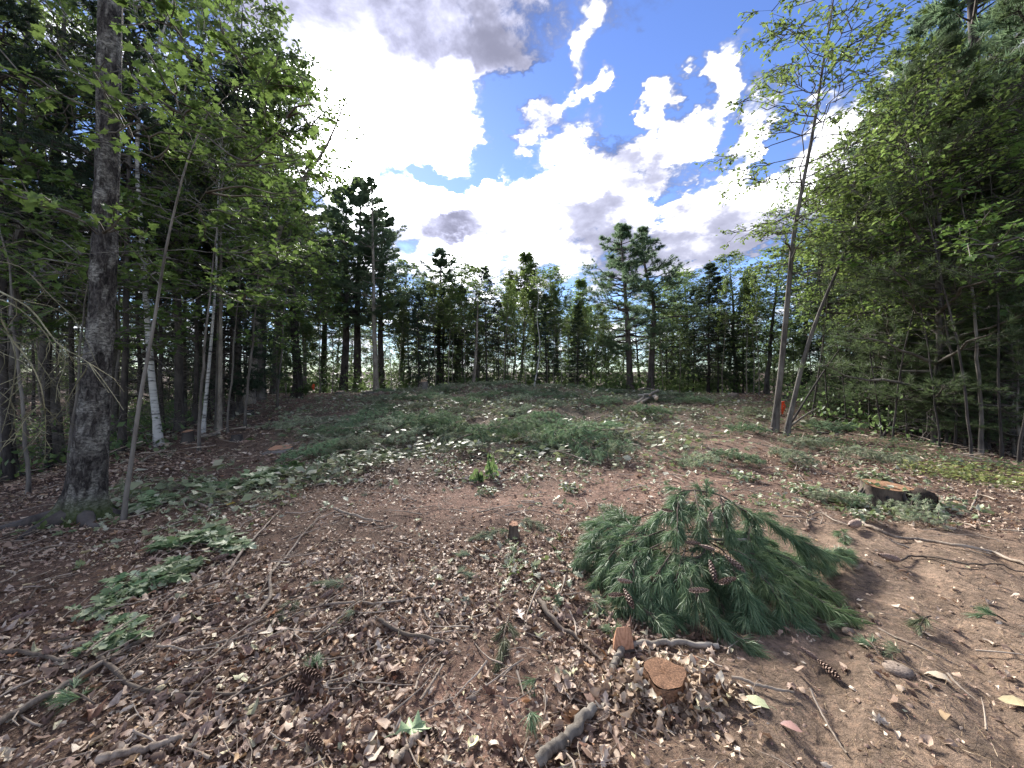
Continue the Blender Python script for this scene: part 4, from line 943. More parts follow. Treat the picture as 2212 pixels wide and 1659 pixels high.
ST = [
 ('long pale grey stick slanting across the lower left corner', [(-30, 1600), (0, 1579), (117, 1509), (217, 1449), (300, 1399), (367, 1356)], .017, .012),
 ('bent olive stick crossing over the long grey stick at lower left', [(217, 1432), (247, 1459), (283, 1497), (350, 1511), (417, 1511), (567, 1497), (650, 1456), (737, 1416)], .013, .005, 'twig_dark'),
 ('short dark stick at the left picture edge below the green oak leaves', [(-20, 1423), (67, 1426), (140, 1439)], .014, .010, 'twig_dark'),
 ('pale thin stick lying left of the twig heap', [(420, 1411), (483, 1396), (567, 1373)], .008, .006),
 ('crooked pale stick rising from the leaf litter towards the slash, left one', [(483, 1256), (520, 1203), (550, 1166), (603, 1109)], .013, .006),
 ('crooked grey stick with forks right of the green maple leaves', [(560, 1332), (580, 1306), (583, 1253), (617, 1213), (653, 1163), (690, 1120)], .014, .006),
 ('thick brown stick at the bottom edge left of the pine cones', [(213, 1659), (300, 1639), (397, 1609)], .018, .012),
 ('curved brown stick above the bare sawdust patch', [(820, 1349), (877, 1379), (970, 1402)], .013, .010, 'twig_dark'),
 ('straight grey stick lying level across the twig heap', [(690, 1315), (737, 1313), (837, 1309), (914, 1298)], .010, .006),
 ('dark red brown stick left of the orange wood wedge', [(1164, 1306), (1204, 1359), (1247, 1389), (1300, 1439)], .019, .008, 'twig_dark'),
 ('thin forked twig joining the dark red brown stick', [(1230, 1326), (1240, 1350), (1245, 1384)], .006, .006),
 ('short grey log end pointing at the viewer beside the wood wedge', [(1322, 1466), (1332, 1440), (1346, 1412)], .021, .020, 'bark_pale'),
 ('smooth grey stick lying level behind the front stump', [(1362, 1408), (1420, 1402), (1474, 1401), (1552, 1408)], .018, .017, 'bark_pale'),
 ('thin bent twig resting against the front stump', [(1395, 1436), (1430, 1424), (1500, 1432), (1560, 1450)], .006, .004),
 ('thick grey stick at the bottom edge half buried in leaves', [(1160, 1670), (1204, 1626), (1257, 1573), (1284, 1545)], .027, .022, 'bark_pale'),
 ('grey brown stick at the bottom edge under the pale green oak leaf', [(855, 1665), (880, 1632), (906, 1602)], .016, .013),
 ('short bare stick standing out on the sawdust patch', [(908, 1526), (935, 1485), (958, 1446)], .008, .006),
 ('thin twig on the left side of the sawdust patch', [(829, 1576), (855, 1540), (880, 1509)], .004, .003),
 ('long dead branch trailing over the bare soil at right', [(1851, 1129), (1908, 1156), (2000, 1172), (2075, 1186), (2141, 1198), (2225, 1232)], .018, .012),
 ('thin red brown branch below the long dead branch at right', [(1938, 1219), (1991, 1209), (2041, 1216), (2130, 1228), (2220, 1243)], .009, .006, 'twig_dark'),
 ('curved stick right of the front stump', [(1581, 1476), (1641, 1493), (1715, 1510)], .009, .006),
 ('thin stick in the lower right leaf litter', [(1750, 1500), (1780, 1560), (1830, 1640)], .005, .004),
 ('straight pale stick lying in the leaves left of the clearing middle', [(400, 1080), (425, 1091), (447, 1101)], .017, .015),
 ('pale log lying by the small stump at the left wood edge', [(412, 950), (440, 946), (474, 940)], .045, .04, 'bark_pale'),
 ('pale pole lying beside the foot of the leaning white birch', [(300, 1004), (335, 984), (371, 963)], .02, .014),
 ('long pale branch arching through the green slash left of centre', [(850, 941), (880, 926), (910, 915), (954, 916)], .035, .015),
 ('thin pale pole lying on the slash right of centre', [(1231, 923), (1275, 914), (1322, 903)], .03, .014),
 ('brown branch running into the wilted seedling', [(1087, 1021), (1137, 994), (1160, 966)], .022, .012),
 ('brown stick in the leaves behind the bare red soil', [(722, 1104), (780, 1124), (829, 1132)], .015, .010),
 ('dark straight branch on the red soil right of the slash', [(1465, 935), (1500, 945), (1560, 946)], .02, .012, 'twig_dark'),
 ('pale stick leaning over the tall orange stump', [(1926, 1022), (1941, 1010), (1995, 997)], .014, .008),
 ('short upright stick in the leaves right of the tall orange stump', [(2096, 1108), (2105, 1085), (2113, 1062)], .010, .007),
 ('thin stick at the left picture edge behind the roots', [(-10, 1138), (100, 1122), (190, 1120)], .012, .008),
 ('stick lying behind the fallen pine bough on the right', [(1745, 1120), (1770, 1112), (1800, 1128), (1850, 1150)], .010, .006),
 ('slender pole on the ground before the right hand thicket', [(1850, 1000), (1890, 985), (1925, 960)], .016, .01),
 ('whitish broken log lying inside the right hand thicket', [(1960, 920), (1990, 924), (2020, 934)], .05, .045, 'birch'),
]
for s in ST:
    stick(s[0], s[1], s[2], s[3], s[4] if len(s) > 4 else 'twig', forks=((.35, .22, .7, .005), (.6, .16, -.8, .004), (.8, .12, .6, .003)) if 'fork' in s[0] or 'long' in s[0] else ())
for i in range(44):   # the heap of fine dead twigs left of the middle foreground
    r = np.random.default_rng(900+i); px = r.uniform(60, 740); py = r.uniform(1300, 1560); a = r.normal(.52, .28); L = r.uniform(60, 210)
    stick('fine dead twig of the brittle heap in the left foreground', [(px, py), (px+L*.5*math.cos(a)+r.normal(0, 6), py-L*.5*math.sin(a)+r.normal(0, 6)), (px+L*math.cos(a), py-L*math.sin(a))], r.uniform(.003, .0075), .002,
          'twig' if i % 3 else 'twig_dark', lift=r.uniform(.015, .06), name='dead_twig')['group'] = 'fine twigs of the left foreground heap'
lab = ['longest grey log of the small pile on the far right slope', 'second grey log crossing the pile on the far right slope', 'thin grey log under the pile on the far right slope', 'short grey log leaning right on the far pile', 'pale split log at the front of the far pile', 'stub of log sticking up from the far pile']
for i, pt in enumerate([[(1372, 877), (1395, 858), (1410, 847)], [(1385, 878), (1400, 866), (1414, 846)], [(1378, 862), (1398, 862), (1420, 868)], [(1418, 873), (1410, 856), (1400, 844)], [(1380, 852), (1396, 848), (1412, 850)], [(1420, 855), (1412, 862), (1404, 868)]]):
    stick(lab[i], pt, .065, .05, 'bark_pale', lift=.04+.04*i)['group'] = 'logs of the far pile'
for lb, a, b, Y1, Y2, r in [('bare pole leaning low inside the right hand thicket', (1692, 922), (1800, 868), 11.2, 13.2, .035), ('long pale pole propped slantwise in the thicket', (1790, 905), (1965, 838), 12, 12.6, .04), ('dark fallen pole slanting up behind the thicket stems', (1905, 960), (2030, 760), 10.2, 11.5, .04),
                            ('thin arched pole leaning right from the bent grey stem', (1700, 925), (1850, 705), 11.4, 12, .03), ('slanting dead pole near the right picture edge', (2020, 955), (2110, 780), 9.6, 10.8, .035)]:
    p, q = gp(*a), at(b[0], b[1], Y2); p = np.array((wx(a[0], Y1), Y1, float(hgt(wx(a[0], Y1), Y1))))
    rr = thing('leaning_pole', lb, 'pole', p); W = resample(np.array([(0, 0, -.05), (q-p)*.5+np.array((0, 0, .08)), q-p]), 12)
    link('bark', Geo().add(*tubes(W, np.linspace(r, r*.5, 12), 7)).mesh('bark', M['bark_pale' if 'pale' in lb or 'bare' in lb else 'bark_dark'], True), rr)

# ------------------------------------------------------------------ stumps
def stump(label, px, py, r, h, mat='bark_dark', cut='cut', tilt=(0, 0), seed=0, hinge=False, squash=1.0):
    b = gp(px, py); rng = np.random.default_rng(seed+50); o = thing('tree_stump', label, 'stump', b)
    k, n = 28, 10; th = np.arange(k)*2*np.pi/k; zt = np.linspace(-.06, h, n)
    lob = 1+.09*np.cos(th*3+seed)+.05*np.cos(th*5+2*seed)+rng.normal(0, .015, k)
    fl = 1+.45*np.exp(-np.maximum(zt, 0)/(h*.35))
    V = np.zeros((n, k, 3)); V[..., 0] = r*lob*fl[:, None]*np.cos(th); V[..., 1] = r*lob*fl[:, None]*np.sin(th)*squash
    V[..., 2] = zt[:, None]+(zt/h)[:, None]*(tilt[0]*V[..., 0]+tilt[1]*V[..., 1])
    V[1:-1] += rng.normal(0, r*.025, (n-2, k, 3))
    i, j = np.meshgrid(np.arange(n-1), np.arange(k), indexing='ij'); f = np.stack([i*k+j, i*k+(j+1) % k, (i+1)*k+(j+1) % k, (i+1)*k+j], -1).reshape(-1, 4)
    link('bark', Geo().add(V.reshape(-1, 3), f).mesh('bark', M[mat], True), o)
    top = V[-1]*1.0; rings = [top*np.array((s_, s_, 1)) for s_ in (.985, .7, .4, .12)]
    c = np.vstack([(a+np.array((0, 0, .004+.006*s_))+np.c_[np.zeros((k, 2)), rng.normal(0, .004, k)]) for s_, a in enumerate(rings)])
    # keep the cut in the tilted plane
    for s_ in range(4): c[s_*k:(s_+1)*k, 2] = h+tilt[0]*c[s_*k:(s_+1)*k, 0]+tilt[1]*c[s_*k:(s_+1)*k, 1]+.004+rng.normal(0, .003, k)
    i, j = np.meshgrid(np.arange(3), np.arange(k), indexing='ij'); f = np.stack([i*k+j, i*k+(j+1) % k, (i+1)*k+(j+1) % k, (i+1)*k+j], -1).reshape(-1, 4)
    g = Geo().add(c, f); g.add(np.vstack([c[3*k:], c[3*k:].mean(0)]), np.array([(a, (a+1) % k, k) for a in range(k)]))
    link('cut_face', g.mesh('cut_face', M[cut]), o)
    if hinge:
        q = Geo()
        for s_ in range(5):
            a = rng.uniform(-.6, .6); x0 = r*.5*(s_/4-.5)*2
            q.add(*tubes(np.array([(x0, .1*r, h-.02), (x0+rng.normal(0, .01), .1*r, h+.05+rng.random()*.1), (x0+rng.normal(0, .03), .12*r, h+.12+rng.random()*.12)]), np.array((.03, .02, .004))*r*4, 4))
        link('splinters', q.mesh('splinters', M['cut_pale']), o)
    return o
rs = stump('big stump with bright orange cut face on the right, pale stick lying on top', 1915, 1088, .28, .25, 'twig_dark', 'cut_dull', tilt=(-.06, .10), seed=1, squash=.8)
g = Geo(); rng = np.random.default_rng(77)
for k_ in range(26):
    a = rng.uniform(2.6, 6.6); p0 = np.array((math.cos(a)*.33, math.sin(a)*.27, rng.uniform(0, .08))); p1 = np.array((math.cos(a)*.25, math.sin(a)*.21, rng.uniform(.14, .24)))
    g.add(*tubes(np.stack([p0, (p0+p1)/2+rng.normal(0, .02, 3), p1]), np.array((.035, .028, .008)), 5))
link('splintered_bark', g.mesh('splintered_bark', M['bark_dark']), rs)
b = gp(1995, 1098); hol = thing('rotten_wood_chunk', 'black rotten chunk of wood right of the big orange stump', 'wood chunk', b)
v, f = tubes(resample(np.array([(-.2, 0, .05), (0, .03, .12), (.16, -.02, .08)]), 12), np.array([.03, .09, .11, .12, .11, .12, .13, .12, .11, .09, .06, .01]), 12)
link('wood', Geo().add(v+np.random.default_rng(4).normal(0, .014, v.shape), f).mesh('wood', M['hollow']), hol)
stump('low front stump with rough orange brown top half covered in leaves', 1436, 1502, .10, .115, 'old_cut', 'old_cut', (.05, .08), 6)
stump('upright stump with torn pale top on the far left skyline', 915, 838, .24, .42, 'bark_grey', 'cut_pale', (.1, .1), 3, True)
stump('flat sawn stump on the far left slope below the upright one', 878, 860, .34, .12, 'bark_grey', 'cut_pale', (.05, .08), 4)
stump('small dark stump with sawn top at the left wood edge', 405, 955, .10, .26, 'bark_dark', 'cut', (0, .2), 5)
stump('low wide orange stump in the leaves left of the green band', 605, 975, .22, .08, 'bark_grey', 'cut', (0, .12), 6)
stump('short orange topped stump by the foot of the forked grey tree', 541, 897, .10, .22, 'bark_dark', 'cut', (0, .1), 7)
stump('low dark stump with black side left of the green band', 512, 952, .12, .14, 'bark_dark', 'bark_dark', (0, 0), 8)
stump('round pale stump low in the green slash left of centre', 918, 925, .17, .10, 'bark_grey', 'cut', (0, .1), 9)
stump('flat pale stump among needles in the middle of the slash', 1110, 893, .25, .10, 'bark_grey', 'cut_pale', (0, .1), 10)
stump('pale stump beside the far left edge path', 735, 850, .24, .14, 'bark_grey', 'cut_pale', (0, .1), 11)
stump('low stump with whitish cut on the left skyline', 795, 850, .26, .14, 'bark_grey', 'cut_pale', (0, .1), 12)
stump('far stump with pale top at the right end of the clearing', 1690, 862, .2, .25, 'bark_grey', 'cut_pale', (0, .1), 13)
stump('small broken brown stub behind the fallen pine bough', 1110, 1160, .045, .14, 'twig_dark', 'cut', (0, .2), 14)
def leaf_pile():
    rng = np.random.default_rng(88); n = 620; b = gp(1440, 1490); a = rng.uniform(0, 6.28, n); r = .10+.17*np.abs(rng.normal(0, .7, n))
    x = b[0]+r*np.cos(a)*1.15; y = b[1]+r*np.sin(a)*.8-.03; P, _ = place_on(x, y, rng); P[:, 2] += np.maximum(.06*(1-((r-.08)/.22)**2), 0)*rng.uniform(.3, 1, n)+.01
    a = rng.uniform(0, 6.28, n); g = Geo(); leaves(g, P, np.stack([np.cos(a), np.sin(a), rng.normal(0, .4, n)], -1), np.array((0, 0, 1.))+rng.normal(0, .6, (n, 3)), rng.uniform(.03, .075, n), 'oval', rng.normal(0, .5, n), rng.normal(0, .6, n), rng, rough=.12)
    tag(link('leaf_pile', g.mesh('leaf_pile', M['litter'])), 'brown leaves heaped round the low front stump', 'leaf pile', kind='stuff')
leaf_pile()
def stump_debris():
    rng = np.random.default_rng(89); n = 420; b = gp(1915, 1090); a = rng.uniform(0, 6.28, n); r = .26+.34*np.abs(rng.normal(0, .7, n))
    x = b[0]+r*np.cos(a)*1.3; y = b[1]+r*np.sin(a)*.9-.08; P, _ = place_on(x, y, rng); P[:, 2] += np.maximum(.07*(1-((r-.22)/.32)**2), 0)*rng.uniform(.2, 1, n)+.012
    k = 36; a2 = rng.uniform(0, 6.28, k); r2 = .24*np.sqrt(rng.random(k)); P = np.vstack([P, np.stack([b[0]+r2*np.cos(a2), b[1]+r2*np.sin(a2)*.8, b[2]+.265-.06*r2*np.cos(a2)+.1*r2*np.sin(a2)*.8], -1)[:14]]); n = len(P)
    a = rng.uniform(0, 6.28, n); g = Geo(); leaves(g, P, np.stack([np.cos(a), np.sin(a), rng.normal(0, .4, n)], -1), np.array((0, 0, 1.))+rng.normal(0, .5, (n, 3)), rng.uniform(.05, .13, n), 'oval', rng.normal(0, .4, n), rng.normal(0, .5, n), rng, rough=.1)
    tag(link('stump_debris', g.mesh('stump_debris', M['wilted'])), 'pale dead leaves and scraps heaped round the big orange stump', 'leaf debris', kind='stuff')
stump_debris()
def stone(label, px, py, r, mat='stone', sq=.65, seed=0):
    b = gp(px, py); g = Geo(); k, n = 14, 9; th = np.arange(k)*2*np.pi/k; ph = np.linspace(-1.4, 1.5, n)
    d = np.stack([np.cos(ph)[:, None]*np.cos(th), np.cos(ph)[:, None]*np.sin(th), np.sin(ph)[:, None]*np.ones(k)], -1)
    v = d*(1+.55*(fbm(d[..., 0]*1.5+seed, d[..., 1]*1.5, d[..., 2]*1.5, 3, 70)-.5)[..., None])*r*np.array((1, .9, sq))
    i, j = np.meshgrid(np.arange(n-1), np.arange(k), indexing='ij'); f = np.stack([i*k+j, i*k+(j+1) % k, (i+1)*k+(j+1) % k, (i+1)*k+j], -1).reshape(-1, 4)
    o = link('field_stone', g.add(v.reshape(-1, 3), f).mesh('field_stone', M[mat], True), None, b+np.array((0, 0, r*sq*.35))); tag(o, label, 'stone'); return o
stone('pale round boulder on the far right edge of the clearing', 1585, 858, .26, seed=1)
stone('flat pinkish stone showing through the bare soil at right', 1940, 1452, .075, 'stone', .35, seed=2)
stone('small pale pebble on the sawdust patch', 1021, 1510, .02, seed=3)
stone('grey stone low on the far left skyline', 822, 852, .2, seed=4)
stone('small stone in the soil below the fallen bough', 1832, 1368, .035, seed=5)
# the orange wedge of wood cut out of the front stump
def wedge():
    b = gp(1345, 1408); o = thing('wood_wedge', 'fresh orange wedge of cut wood beside the grey stick', 'wood wedge', b+np.array((0, 0, .02)), .1, None, 1.2)
    v = np.array([(-.062, -.03, 0), (.05, -.035, .01), (.075, .05, .005), (-.03, .06, 0), (-.03, .01, .10), (.02, .0, .108), (.062, .04, .075), (-.01, .05, .07)])
    bm = Geo().add(v, np.array([(0, 1, 5, 4), (1, 2, 6, 5), (2, 3, 7, 6), (3, 0, 4, 7), (4, 5, 6, 7), (3, 2, 1, 0)]))
    w = link('wood', bm.mesh('wood', M['cut']), o); md = w.modifiers.new('bevel', 'BEVEL'); md.width = .004; md.segments = 2
    link('bark', Geo().add(np.array([(-.064, -.034, -.004), (.052, -.039, .006), (.05, -.037, .016), (-.062, -.032, .008)]), np.array([(0, 1, 2, 3)])).mesh('bark', M['bark_dark']), o)
wedge()
def bark_scrap():
    b = gp(1490, 1440); g = Geo(); v, f = tubes(np.array([(-.035, 0, .0), (-.01, .01, .03), (.02, .012, .04), (.045, .0, .03)]), np.array((.012, .022, .024, .012)), 6); v[:, 1] *= .5
    tag(link('bark_scrap', g.add(v, f).mesh('bark_scrap', M['cut']), None, b), 'orange scrap of bark standing on the front stump', 'bark scrap')
bark_scrap()
# flagging tape
def ribbon(label, px, py, Y, h):
    x = wx(px, Y); b = np.array((x, Y, EYE-(py-CY)/FP*Y)); o = thing('flagging_ribbon', label, 'flagging tape', b)
    for s, L in ((-1, h), (1, h*.75)):
        t = np.linspace(0, 1, 9); c = np.stack([.035*s*np.sin(t*4)+.02*s*t, .02*np.cos(t*7), -t*L], -1); w = np.array((.035, .008, 0))
        V = np.stack([c-w, c+w], 1).reshape(-1, 3); i = np.arange(8)
        link('tail', Geo().add(V, np.stack([2*i, 2*i+1, 2*i+3, 2*i+2], -1)).mesh('tail', M['ribbon']), o)
    v, f = tubes(np.array([(math.cos(a)*.04, math.sin(a)*.04, 0) for a in np.linspace(0, 6.28, 12)]), np.full(12, .016), 5); link('knot', Geo().add(v, f).mesh('knot', M['ribbon']), o)
ribbon('bright orange tape hanging behind the tall slender grey tree', 1692, 868, 13.5, .50)
ribbon('small orange tape at the foot of the poles on the left skyline', 677, 830, 20.5, .30)
st_ = gp(1687, 893); so = thing('survey_stake', 'thin wooden stake carrying the orange tape on the right', 'stake', (wx(1687, 13.55), 13.55, float(hgt(wx(1687, 13.55), 13.55))))
link('shaft', Geo().add(*tubes(np.array([(0, 0, -.05), (.01, 0, .4), (.0, 0, .75)]), np.array((.02, .02, .016)), 4)).mesh('shaft', M['twig']), so)

# ------------------------------------------------------------------ pine cones
def cone_meshes():
    rng = np.random.default_rng(33); n = 14; t = np.linspace(0, 1, n)
    core = Geo().add(*tubes(np.stack([t-.5, .05*np.sin(t*3), 0*t], -1), .07*np.sin(np.pi*np.clip(t, .04, .97))**.6+.012, 7)).mesh('core', M['cone'], True)
    g1 = Geo(); v = np.array([(0, -.35, 0), (0, .35, 0), (.55, .5, .10), (.95, .22, .22), (.95, -.22, .22), (.55, -.5, .10), (.6, 0, -.02)])
    one = g1.add(v, np.array([(0, 1, 6), (1, 2, 6), (2, 3, 6), (3, 4, 6), (4, 5, 6), (5, 0, 6)])).mesh('scale', M['scale'])
    pos = []
    for i in range(54):
        s = (i+.5)/54; a = i*2.399; r = .055*math.sin(math.pi*min(max(s, .06), .95))**.6
        L = .17*math.sin(math.pi*(.12+.80*s))**.7; x = s-.5
        rad = Vector((0, math.cos(a), math.sin(a))); out = (rad+Vector((.75, 0, 0))).normalized()
        side = Vector((1, 0, 0)).cross(rad).normalized(); up = out.cross(side)
        Mx = Matrix((out*L, side*L*.8, up*L)).transposed().to_4x4(); Mx.translation = Vector((x, rad.y*r, rad.z*r)); pos.append(Mx)
    g = Geo()
    for Mx in pos:
        A = np.array(Mx); g.add(v@A[:3, :3].T+A[:3, 3], np.array([(0, 1, 6), (1, 2, 6), (2, 3, 6), (3, 4, 6), (4, 5, 6), (5, 0, 6)]))
    return core, one, pos, g.mesh('scales', M['scale'])
CORE, SCALE, SPOS, SCALES = cone_meshes()
def pine_cone(label, loc, L, heading, pitch=0.0, near=False, group='fallen pine cones', parent=None):
    o = bpy.data.objects.new('pine_cone' if parent is None else 'attached_cone', CORE); COL.objects.link(o); o.location = loc
    o.rotation_euler = (0, -pitch, heading); o.scale = (L, L, L)
    if parent is None: tag(o, label, 'pine cone', group)
    else: o.parent = parent
    if near:
        for Mx in SPOS:
            s = link('scale', SCALE, o); s.matrix_local = Mx
    else: tag(link('scales', SCALES, o), kind='stuff')
    return o
def cone_px(label, a, b, near=False, lift=.014):
    p, q = gp(*a), gp(*b); d = q-p; L = float(np.linalg.norm(d)); c = (p+q)/2
    pine_cone(label, (c[0], c[1], float(hgt(c[0], c[1]))+.16*L*.7+.024), max(L, .07)*1.12, math.atan2(d[1], d[0]), math.atan2(d[2], math.hypot(d[0], d[1])), near)
for lb, a, b, nr in [('upper cone of the end to end pair on the bare soil', (1730, 1408), (1766, 1438), True), ('lower tapering cone of the end to end pair on the bare soil', (1768, 1442), (1812, 1484), True),
    ('cone lying alone in the lower left litter beside the small green sprig, upper of two', (648, 1466), (690, 1488), True), ('cone directly below another near the small green sprig', (615, 1497), (662, 1518), True),
    ('dark cone pointing up right near the bottom left of centre', (676, 1574), (730, 1536), True), ('reddish cone at the bottom edge left of the sawdust patch', (662, 1604), (692, 1634), True),
    ('cone on the litter left of the bent olive stick', (395, 1498), (450, 1466), False), ('pale cone at the left picture edge under green leaves', (20, 1352), (75, 1332), False), ('cone under the green maple leaves at left', (452, 1222), (492, 1208), False),
    ('small cone in the middle of the left litter', (440, 1345), (480, 1330), False), ('cone right of the forked grey stick', (692, 1303), (722, 1285), False), ('half hidden cone by the twig heap', (376, 1408), (420, 1396), False),
    ('dark cone at the lower right of the fallen bough', (1640, 1348), (1615, 1325), False), ('little cone right below the fallen bough', (1742, 1342), (1768, 1358), False), ('cone on the soil left of the red brown branch', (1900, 1212), (1940, 1222), False),
    ('stubby brown cone in the middle of the bare soil', (1848, 1240), (1862, 1230), False), ('cone behind the fallen bough near its right tip', (1835, 1150), (1855, 1143), False), ('cone in the litter below the big orange stump', (1832, 1118), (1856, 1116), False),
    ('cone in the litter left of the curved brown stick', (560, 1400), (600, 1385), False)]:
    cone_px(lb, a, b, nr)

# ------------------------------------------------------------------ cut pine boughs and sprigs
def shoots_along(rng, W, spacing, start=.15, side=.9, reach=.10, droop=.35):
    d = np.linalg.norm(np.diff(W, axis=0), axis=1).sum(); n = max(3, int(d/spacing)); Q = resample(W, 60)
    t = start+(1-start)*(np.arange(n)+rng.random(n))/n
    c, tg = interp_rows(Q[None], np.zeros(n, int), t)
    sv = nrm(np.cross(tg, np.array((0, 0, 1.)))); sg = np.where(np.arange(n) % 2, 1, -1)[:, None]
    D = nrm(tg*1.0+sg*sv*side*rng.uniform(.2, 1, (n, 1))*(1-.6*t[:, None])+np.array((0, 0, -droop))+rng.normal(0, .2, (n, 3)))
    return Q, np.vstack([c, Q[-1:]]), np.vstack([D, tg[-1:]])
def bough(name, label, cat, base, polys, rads, rng, spacing=.05, nb=60, nl=.095, nw=.0024, mat='bough', bark_='twig_dark', group=None, reach=.10, spread=.36, droop=.3, parts=True, sl=.10, us=(.35, .7, 1.0), light=()):
    base = np.asarray(base); r = thing(name, label, cat, base, 0, group)
    for i, (W, ra) in enumerate(zip(polys, rads)):
        W = np.asarray(W)-base
        Q, C, D = shoots_along(rng, W, spacing, droop=droop*.5)
        gs = Geo().add(*tubes(Q, np.linspace(ra, .003, len(Q)), 6)); gn = Geo()
        L = sl*rng.uniform(.6, 1.3, len(C)); E = C+D*L[:, None]; gs.add(*tubes(np.stack([C, (C+E)/2, E], 1), np.tile([.004, .0035, .002], (len(C), 1)), 3))
        for u in us: needles(gn, C+(E-C)*u, D, nb//3, nl, nw, spread*(1.25-.45*u), rng, droop)
        if len(polys) > 1:
            bo = link('branch', gs.mesh('branch', M[bark_], True), r); link('needles', gn.mesh('needles', M['boughlit' if i in light else mat]), bo)
        else:
            link('branch', gs.mesh('branch', M[bark_], True), r); link('needles', gn.mesh('needles', M[mat]), r)
    return r
def cz(cx, cy, z): return pz(1188+cx*.3255, 1008+cy*.3255, z)
def hero_bough():
    rng = np.random.default_rng(71); g0 = float(hgt(1.3, 3.0))
    P = lambda *a: np.array([cz(x, y, g0+z) for x, y, z in a])
    polys = [P((1040, 480, .30), (1040, 330, .44), (1040, 170, .62)), P((1040, 168, .62), (960, 158, .63), (880, 165, .62), (850, 260, .55), (845, 400, .45)), P((1040, 168, .62), (1130, 190, .6), (1280, 285, .5), (1430, 350, .43), (1600, 450, .33), (1780, 545, .22), (1960, 560, .12)),
             P((890, 180, .61), (800, 270, .52), (720, 340, .44), (640, 430, .34), (600, 520, .26)), P((700, 380, .40), (520, 400, .34), (380, 400, .31), (270, 470, .24), (215, 560, .15)), P((760, 420, .38), (600, 480, .32), (450, 540, .26), (370, 640, .18), (330, 720, .10)),
             P((800, 480, .34), (640, 560, .29), (520, 650, .23), (470, 760, .16), (560, 880, .10), (690, 1000, .05)), P((850, 520, .32), (760, 640, .27), (700, 760, .20), (720, 900, .09)), P((900, 540, .31), (860, 660, .27), (840, 780, .20), (880, 900, .09)),
             P((950, 560, .30), (930, 700, .26), (960, 830, .20), (1060, 960, .12), (1180, 1080, .05), (1250, 1130, .03)), P((1040, 500, .30), (960, 600, .29), (900, 600, .27)), P((1060, 500, .31), (1150, 560, .30), (1200, 650, .26), (1270, 780, .2), (1330, 900, .12)),
             P((1100, 500, .30), (1280, 580, .27), (1420, 700, .21), (1520, 830, .14), (1600, 960, .06)), P((1150, 500, .29), (1380, 600, .25), (1560, 720, .19), (1720, 840, .13), (1880, 930, .08), (1990, 985, .04)), P((1180, 480, .28), (1420, 540, .23), (1600, 620, .16), (1720, 720, .10)),
             P((1300, 620, .24), (1480, 800, .16), (1620, 900, .10), (1700, 1000, .03)), P((1500, 400, .36), (1620, 500, .26), (1660, 580, .17), (1790, 640, .08)), P((1340, 300, .47), (1330, 400, .4), (1310, 500, .32)), P((1130, 190, .6), (1150, 290, .54), (1170, 380, .46)), P((960, 160, .63), (980, 260, .56), (1000, 360, .48), (1010, 460, .38)),
             P((640, 430, .34), (420, 480, .27), (300, 560, .18)), P((560, 420, .33), (480, 320, .36), (400, 280, .33)), P((1060, 520, .3), (1080, 600, .28), (1100, 640, .27)), P((1250, 560, .27), (1420, 640, .22), (1700, 760, .14), (1800, 800, .10)), P((700, 300, .42), (560, 340, .36), (470, 330, .33), (330, 360, .27)),
             P((1500, 830, .14), (1560, 930, .08), (1640, 1000, .04)), P((450, 740, .15), (520, 800, .12), (480, 900, .06)), P((1400, 950, .05), (1300, 960, .06), (1340, 1010, .03)), P((600, 560, .28), (560, 720, .2), (640, 840, .12), (760, 950, .06))]
    polys += [P((1000, 620, .10), (900, 700, .09), (800, 800, .05), (700, 860, .03)), P((1000, 620, .12), (1150, 760, .10), (1260, 880, .05), (1380, 960, .03)), P((980, 600, .16), (1060, 720, .12), (1120, 860, .06), (1150, 960, .03)), P((1040, 560, .16), (1250, 700, .12), (1400, 800, .07), (1550, 880, .03)),
              P((900, 560, .14), (700, 650, .1), (560, 720, .06), (430, 740, .04)), P((880, 520, .18), (650, 560, .13), (450, 620, .08), (300, 640, .05)), P((1000, 480, .22), (1200, 520, .18), (1350, 520, .14), (1500, 560, .08)), P((960, 440, .22), (800, 430, .2), (650, 480, .16)), P((1040, 620, .16), (1080, 800, .1), (1060, 900, .04)), P((1000, 430, .3), (1120, 420, .3), (1250, 430, .26), (1400, 480, .2))]
    base = gp(1188+1040*.3255, 1008+640*.3255)
    rads = [.009]*3+[.006]*(len(polys)-3)
    r = bough('cut_pine_bough', 'large fresh green pine bough with cones lying in the right foreground', 'pine bough', base, polys, rads, rng, spacing=.036, nb=96, nl=.115, nw=.0032, spread=.42, droop=.36, sl=.11, light=(13, 15, 23), us=(.45, .75, 1.0))
    st = Geo().add(*tubes(np.array([cz(905, 465, g0+.33), cz(1000, 470, g0+.33), cz(1100, 485, g0+.32), cz(1308, 484, g0+.32)])-base, np.array((.008, .011, .012, .012)), 8)); link('main_stem', st.mesh('main_stem', M['bark_pale'], True), r)
    st = Geo().add(*tubes(np.array([cz(1000, 500, g0+.3), cz(1040, 700, g0+.15), cz(1060, 900, g0+.02)])-base, np.array((.012, .013, .013)), 8))
    st.add(*tubes(np.array([cz(325, 240, g0+.42), cz(350, 320, g0+.34), cz(365, 370, g0+.3)])-base, np.array((.003, .004, .005)), 5)); link('stem', st.mesh('stem', M['twig'], True), r)
